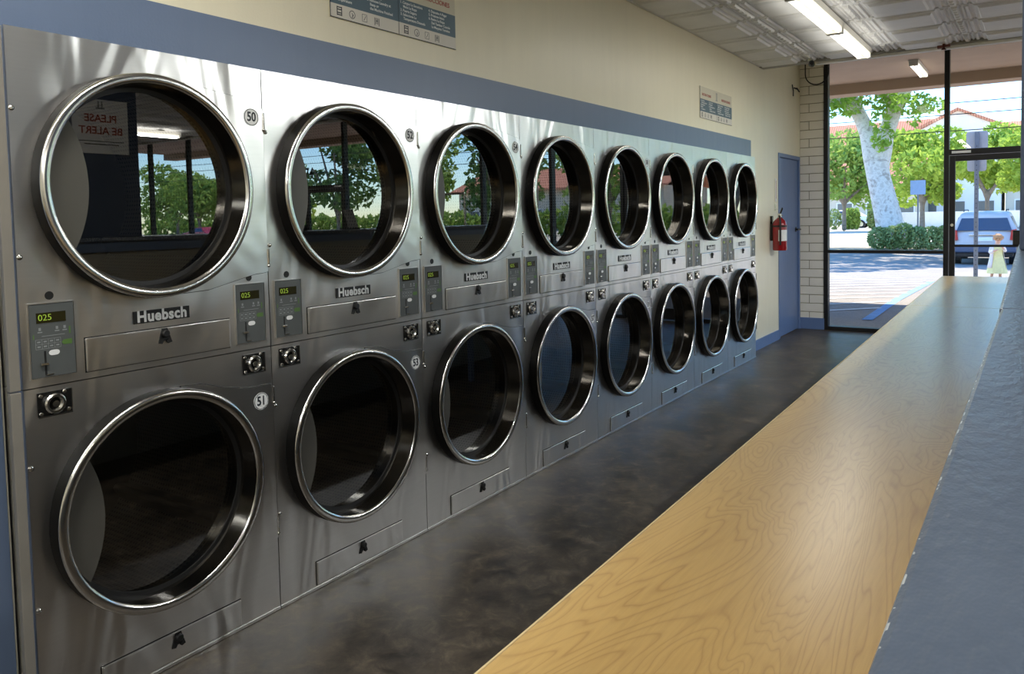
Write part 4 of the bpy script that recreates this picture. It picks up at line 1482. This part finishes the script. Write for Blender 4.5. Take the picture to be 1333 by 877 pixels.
# ------------------------------------------------------------------ vehicles
def car(name, label, loc, rz, body_mat, suv=True, s=1.0):
    """Length along +y local (nose at +y), width along x."""
    root = empty(name, loc, rz)
    root.scale = (s, s, s)
    tag(root, label, 'car')
    L = 4.7
    if suv:
        prof = [(0.0, 0.42), (0.02, 0.95), (0.10, 1.08), (0.30, 1.62), (0.50, 1.74), (2.60, 1.76), (3.0, 1.66), (3.55, 1.12), (4.5, 0.98), (4.7, 0.75), (4.7, 0.42)]
        wid = {0.42: 0.90, 0.75: 0.95, 0.95: 0.95, 1.08: 0.94, 1.12: 0.93, 1.62: 0.74, 1.66: 0.74, 1.74: 0.68, 1.76: 0.68, 0.98: 0.92}
    else:
        prof = [(0.0, 0.38), (0.02, 0.86), (0.25, 0.98), (0.75, 1.02), (1.35, 1.40), (2.6, 1.44), (3.35, 1.0), (4.5, 0.84), (4.7, 0.6), (4.7, 0.38)]
        wid = {0.38: 0.84, 0.86: 0.9, 0.98: 0.88, 1.02: 0.88, 1.40: 0.62, 1.44: 0.60, 1.0: 0.88, 0.84: 0.86, 0.6: 0.86}
    b = MB()
    mid = [b.bm.verts.new((0, y, z + (0.03 if z > 1.3 else 0))) for y, z in prof]
    for sgn in (-1, 1):
        side = [b.bm.verts.new((sgn * wid[z], y + (0.06 if y < 0.2 else 0) - (0.12 if y > 4.4 else 0), z)) for y, z in prof]
        n = len(prof)
        for i in range(n):
            j = (i + 1) % n
            q = (mid[i], mid[j], side[j], side[i])
            b.bm.faces.new(q if sgn > 0 else q[::-1])
        b.bm.faces.new(side if sgn > 0 else side[::-1])
    body = b.build('body', body_mat, root, bevel=0.06, smooth=True, angle=40)
    gm = 'dark_car_glass'
    if suv:
        # rear window, slightly proud of the sloped tailgate
        MB_ = MB()
        def rear(z, w, off): 
            y = 0.10 + (z - 1.08) / 0.54 * 0.20 - off
            return [(-w, y, z), (w, y, z)]
        a, c = rear(1.14, 0.80, 0.03), rear(1.56, 0.66, 0.03)
        a2, c2 = rear(1.14, 0.80, -0.02), rear(1.56, 0.66, -0.02)
        V = [MB_.bm.verts.new(p) for p in (a[0], a[1], c[1], c[0], a2[0], a2[1], c2[1], c2[0])]
        for q in ((0, 1, 2, 3), (7, 6, 5, 4), (0, 4, 5, 1), (1, 5, 6, 2), (2, 6, 7, 3), (3, 7, 4, 0)): MB_.bm.faces.new([V[i] for i in q])
        MB_.build('rear_window', gm, root, bevel=0.01)
        for sgn in (-1, 1):
            MB().prism([(sgn * 0.955, 0.80), (sgn * 0.74, 0.84), (sgn * 0.78, 1.16), (sgn * 0.93, 1.20)], 'y', -0.01, 0.16).build('tail_light', 'tail_red', root, bevel=0.015)
            for y0, y1 in ((0.42, 1.15), (1.22, 2.05), (2.12, 3.05)):
                W_ = MB()
                P = [(y0, 1.15), (y1, 1.15), (y1 - (0.35 if y1 > 3 else 0), 1.60), (y0 + (0.05 if y0 < 1 else 0), 1.60)]
                def sx(z): return sgn * (0.945 - (z - 1.08) / 0.54 * 0.20 + 0.012)
                A = [W_.bm.verts.new((sx(z), y, z)) for y, z in P]
                Bv = [W_.bm.verts.new((sx(z) - sgn * 0.04, y, z)) for y, z in P]
                W_.bm.faces.new(A); W_.bm.faces.new(Bv[::-1])
                for i in range(4): W_.bm.faces.new((A[i], Bv[i], Bv[(i + 1) % 4], A[(i + 1) % 4]))
                W_.build('side_window', gm, root)
            MB().tube([(sgn * 0.62, 0.6, 1.79), (sgn * 0.62, 0.75, 1.83), (sgn * 0.62, 2.5, 1.84), (sgn * 0.62, 2.65, 1.80)], 0.018).build('roof_rail', 'frame', root)
            MB().box(sgn * 0.93 if sgn > 0 else -1.10, 1.10 if sgn > 0 else -0.93, 3.0, 3.14, 1.08, 1.24).build('side_mirror', body_mat, root, bevel=0.03)
        MB().box(-0.93, 0.93, -0.10, 0.30, 0.42, 0.68).build('bumper', 'pier', root, bevel=0.05)
        MB().box(-0.85, 0.85, -0.03, 0.25, 0.27, 0.418).build('bumper_valance', 'frame', root, bevel=0.03)
        MB().box(-0.26, 0.26, -0.015, 0.02, 0.80, 0.93).build('license_plate', 'white_print', root, bevel=0.005)
        MB().box(-0.42, 0.42, -0.03, 0.03, 0.985, 1.03).build('tailgate_trim', 'chrome', root, bevel=0.01)
        wr = 0.37
        MB().box(-0.70, 0.70, 0.30, 4.4, 0.25, 0.418).build('underbody', 'frame', root)
    else:
        for sgn in (-1, 1):
            W_ = MB()
            P = [(0.95, 1.06), (3.1, 1.06), (2.55, 1.37), (1.4, 1.37)]
            def sx(z): return sgn * (0.88 - (z - 1.02) / 0.38 * 0.26 + 0.012)
            A = [W_.bm.verts.new((sx(z), y, z)) for y, z in P]
            Bv = [W_.bm.verts.new((sx(z) - sgn * 0.04, y, z)) for y, z in P]
            W_.bm.faces.new(A); W_.bm.faces.new(Bv[::-1])
            for i in range(4): W_.bm.faces.new((A[i], Bv[i], Bv[(i + 1) % 4], A[(i + 1) % 4]))
            W_.build('side_window', gm, root)
        wr = 0.33
    for sgn in (-1, 1):
        for y in (0.85, 3.85):
            w = MB().lathe([(-0.11, wr * 0.6), (-0.11, wr), (0.11, wr), (0.11, wr * 0.6), (0.06, 0.0)] if sgn > 0 else [(-0.06, 0.0), (-0.11, wr * 0.6), (-0.11, wr), (0.11, wr), (0.11, wr * 0.6)], (sgn * 0.82, y, wr), 'x', 28).build('wheel', 'black_rubber', root, smooth=True)
            MB().lathe([(sgn * 0.112, 0.0), (sgn * 0.112, wr * 0.58)], (sgn * 0.82, y, wr), 'x', 20).build('hubcap', 'chrome', w)
    return root
M['tail_red'] = plain('red tail light', lin(190, 40, 40), 0.25)
M['dark_car_glass'] = plain('tinted car glass', lin(52, 66, 84), 0.08)
silver = plain('silver car paint', lin(196, 188, 180), 0.38, 0.0, vary=0.02, coat=0.15)
whitec = plain('white car paint', lin(226, 228, 230), 0.3, 0.0, vary=0.02, coat=0.5)
redc = plain('red car paint', lin(170, 30, 34), 0.3, 0.0, vary=0.02, coat=0.5)
car('silver_suv', 'silver sport utility vehicle parked nose away outside the glass door', (0.86, 27.4, gz(27.4)), 0.0, silver, True, 0.92)
car('white_car', 'white car parked behind the hedge across the street', (-11.7, 85, G0 + 0.0), PI / 2, whitec, False, 1.25)
car('red_car', 'red car outside, seen only as a reflection in the nearest upper dryer door', (60, 41, G0), PI / 2, redc, False, 1.0)

# ------------------------------------------------------------------ child in yellow on the parking lot
def child():
    base = (1.50, 20.0, gz(20))
    root = empty('person', base, math.radians(0))
    tag(root, 'person, small child in a pale yellow dress and white jacket standing before the silver vehicle', 'person')
    skinm = plain('skin', lin(226, 176, 148), 0.5, vary=0.03)
    H = 1.0
    P = [(0, 0, 0.46, 0.085, 0.07), (0, 0, 0.56, 0.085, 0.065), (0, 0, 0.68, 0.095, 0.06), (0, 0, 0.75, 0.05, 0.045), (0.01, -0.01, 0.80, 0.032, 0.032), (0.02, -0.02, 0.90, 0.075, 0.085),
         (0.05, 0, 0.42, 0.06), (0.06, 0, 0.24, 0.042), (0.065, 0.01, 0.06, 0.028), (0.07, -0.06, 0.025, 0.024),
         (-0.05, 0, 0.42, 0.06), (-0.08, -0.02, 0.24, 0.042), (-0.10, 0.02, 0.06, 0.028), (-0.12, -0.05, 0.025, 0.024),
         (-0.095, 0, 0.735, 0.034), (-0.125, -0.05, 0.60, 0.028), (-0.04, -0.15, 0.64, 0.021), (0.0, -0.17, 0.66, 0.018),
         (0.095, 0, 0.735, 0.034), (0.15, -0.04, 0.64, 0.028), (0.12, -0.15, 0.70, 0.021), (0.10, -0.18, 0.73, 0.018)]
    E_ = [(0, 1), (1, 2), (2, 3), (3, 4), (4, 5), (0, 6), (6, 7), (7, 8), (8, 9), (0, 10), (10, 11), (11, 12), (12, 13), (3, 14), (14, 15), (15, 16), (16, 17), (3, 18), (18, 19), (19, 20), (20, 21)]
    # fingers as short chains at the hands
    for hand, d in ((17, (0.8, -0.4, 0.3)), (21, (-0.2, -0.5, 0.85))):
        hp = P[hand]
        dv = Vector(d).normalized()
        sd_ = dv.cross(Vector((0, -0.4, 1))).normalized()
        for k in range(4):
            o1 = Vector(hp[:3]) + sd_ * (k - 1.5) * 0.010 + dv * 0.018
            o2 = o1 + dv * (0.022 - 0.003 * abs(k - 1.4))
            P.append((o1.x, o1.y, o1.z, 0.0055)); E_.append((hand, len(P) - 1))
            P.append((o2.x, o2.y, o2.z - 0.006, 0.0045)); E_.append((len(P) - 2, len(P) - 1))
        t1 = Vector(hp[:3]) + sd_ * 0.024 + dv * 0.004
        P.append((t1.x, t1.y, t1.z, 0.006)); E_.append((hand, len(P) - 1))
    body = skin('body', P, E_, skinm, root, 2)
    # face and ears
    b = MB()
    b.ball((0.02, -0.105, 0.885), 0.010, 0.8, 1.0, 1.2)
    b.ball((-0.062, -0.02, 0.895), 0.016, 0.5, 0.8, 1.2).ball((0.102, -0.02, 0.895), 0.016, 0.5, 0.8, 1.2)
    b.build('nose_and_ears', skinm, root, smooth=True)
    b = MB()
    b.ball((-0.012, -0.098, 0.905), 0.009, 1.2, 0.5, 0.8).ball((0.052, -0.098, 0.905), 0.009, 1.2, 0.5, 0.8)
    b.build('eyes', 'ink_black', root, smooth=True)
    MB().ball((0.02, -0.097, 0.862), 0.014, 1.2, 0.4, 0.35).build('mouth', 'red_ink', root, smooth=True)
    # dress
    yel = plain('pale yellow cloth', lin(244, 236, 168), 0.8, vary=0.05, scale=20)
    b = MB()
    n = 36
    prof = [(0.755, 0.062, 0.05), (0.73, 0.105, 0.075), (0.66, 0.112, 0.082), (0.56, 0.105, 0.082), (0.48, 0.125, 0.10), (0.36, 0.155, 0.13), (0.20, 0.19, 0.165), (0.14, 0.20, 0.175)]
    rows = []
    for k, (z, rx, ry) in enumerate(prof):
        row = []
        for i in range(n):
            a = 2 * PI * i / n
            fold = 1 + (0.07 * math.sin(a * 9 + k) * max(0, (0.56 - z) / 0.42) if z < 0.56 else 0)
            row.append(b.bm.verts.new((rx * math.cos(a) * fold, ry * math.sin(a) * fold, z)))
        rows.append(row)
    for r0, r1 in zip(rows[:-1], rows[1:]):
        for i in range(n): b.bm.faces.new((r0[i], r0[(i + 1) % n], r1[(i + 1) % n], r1[i]))
    b.build('dress', yel, root, smooth=True)
    # open white jacket, long at the left side
    wh = plain('white jacket cloth', lin(230, 222, 220), 0.8, vary=0.04, scale=20)
    b = MB()
    rows = []
    for k, (z, rx, ry) in enumerate(((0.765, 0.075, 0.062), (0.74, 0.118, 0.088), (0.62, 0.128, 0.10), (0.50, 0.142, 0.115), (0.38, 0.165, 0.14), (0.26, 0.19, 0.165))):
        rows.append([b.bm.verts.new((rx * math.cos(a), ry * math.sin(a), z)) for a in [math.radians(-5 + 245 * i / 24) for i in range(25)]])
    for r0, r1 in zip(rows[:-1], rows[1:]):
        for i in range(24): b.bm.faces.new((r0[i], r0[i + 1], r1[i + 1], r1[i]))
    for sgn, q in ((-1, ((-0.100, 0, 0.735), (-0.132, -0.05, 0.60), (-0.06, -0.135, 0.635))), (1, ((0.100, 0, 0.735), (0.155, -0.04, 0.64), (0.13, -0.12, 0.685)))):
        b.cyl(q[0], q[1], 0.042, 0.036, 12).cyl(q[1], q[2], 0.036, 0.032, 12)
    o = b.build('jacket', wh, root, smooth=True)
    sm = o.modifiers.new('thick', 'SOLIDIFY'); sm.thickness = 0.008
    # tousled hair
    hair = plain('blond brown hair', lin(188, 142, 96), 0.7, vary=0.3, scale=60)
    b = MB()
    rnd = random.Random(9)
    b.ball((0.02, 0.0, 0.925), 0.088, 1.0, 1.05, 1.0)
    for k in range(60):
        a = rnd.uniform(0, 2 * PI); e = rnd.uniform(-0.2, 1.4)
        d = Vector((math.cos(a) * math.cos(e), math.sin(a) * math.cos(e), math.sin(e)))
        if d.y < -0.5 and e < 0.6: continue
        p = Vector((0.02, 0.0, 0.925)) + d * 0.082
        q = p + Vector((d.x * 0.03 + rnd.uniform(-0.02, 0.02), d.y * 0.03 + 0.01, -0.05 + rnd.uniform(0, 0.07)))
        b.cyl(p, q, 0.013, 0.004, 6)
    b.build('hair', hair, root, smooth=True)
    b = MB()
    for sx_ in (0.07, -0.12): b.ball((sx_, -0.045, 0.022), 0.03, 0.9, 1.8, 0.75)
    b.build('shoes', 'white_paint', root, smooth=True)
child()

# ------------------------------------------------------------------ things on the far part of the ledge
def ledge_things():
    z = LZ + 0.0003
    o = MB().box(-0.05, 0.05, -0.06, 0.06, 0, 0.012).build('card_holder', 'black_gloss', loc=(KX + 0.10, 4.48, z))
    b = MB()
    b.prism([(-0.04, 0.012), (0.0, 0.012), (0.035, 0.155), (0.02, 0.16)], 'y', -0.055, 0.055)
    b.build('holder_back', 'black_gloss', o)
    tag(o, 'dark upright card holder on the ledge, mirrored in the upper door numbered 52', 'card holder')
    o = MB().box(-0.11, 0.11, -0.17, 0.17, 0, 0.008).build('slatted_tray', 'ink', loc=(KX + 0.15, 3.82, z))
    b = MB()
    for k in range(9): b.box(-0.11, 0.11, -0.165 + k * 0.04, -0.150 + k * 0.04, 0.008, 0.042)
    b.build('slats', 'ink', o)
    tag(o, 'low dark slatted tray on the ledge, mirrored in the upper door numbered 52', 'tray')
ledge_things()

# ------------------------------------------------------------------ laundry cart beyond the half wall
def cart():
    root = empty('laundry_cart', (4.4, 8.25, 0))
    tag(root, 'wire laundry cart with hanging bar, seen mirrored in the upper door numbered 54', 'laundry cart')
    b = MB()
    for sx_ in (-0.3, 0.3):
        for sy in (-0.25, 0.25): b.cyl((sx_, sy, 0.1), (sx_, sy, 0.85), 0.012)
    for z in (0.35, 0.85):
        b.tube([(-0.3, -0.25, z), (0.3, -0.25, z), (0.3, 0.25, z), (-0.3, 0.25, z), (-0.3, -0.25, z)], 0.011)
    b.build('frame', 'chrome', root)
    b = MB()
    for k in range(13):
        x = -0.3 + 0.05 * k
        b.tube([(x, -0.25, 0.85), (x, -0.25, 0.36), (x, 0.25, 0.36), (x, 0.25, 0.85)], 0.003, 4)
    for k in range(1, 10):
        z = 0.36 + 0.049 * k
        b.tube([(-0.3, -0.25, z), (0.3, -0.25, z), (0.3, 0.25, z), (-0.3, 0.25, z), (-0.3, -0.25, z)], 0.003, 4)
    b.build('basket', 'chrome', root)
    b = MB().tube([(-0.3, 0, 0.35), (-0.3, 0, 1.72), (0.3, 0, 1.72), (0.3, 0, 0.35)], 0.014)
    b.build('hanging_bar', 'chrome', root)
    for sx_ in (-0.3, 0.3):
        for sy in (-0.25, 0.25):
            MB().cyl((sx_ - 0.012, sy, 0.05), (sx_ + 0.012, sy, 0.05), 0.05, n=18).build('caster', 'black_rubber', root, smooth=True)
cart()
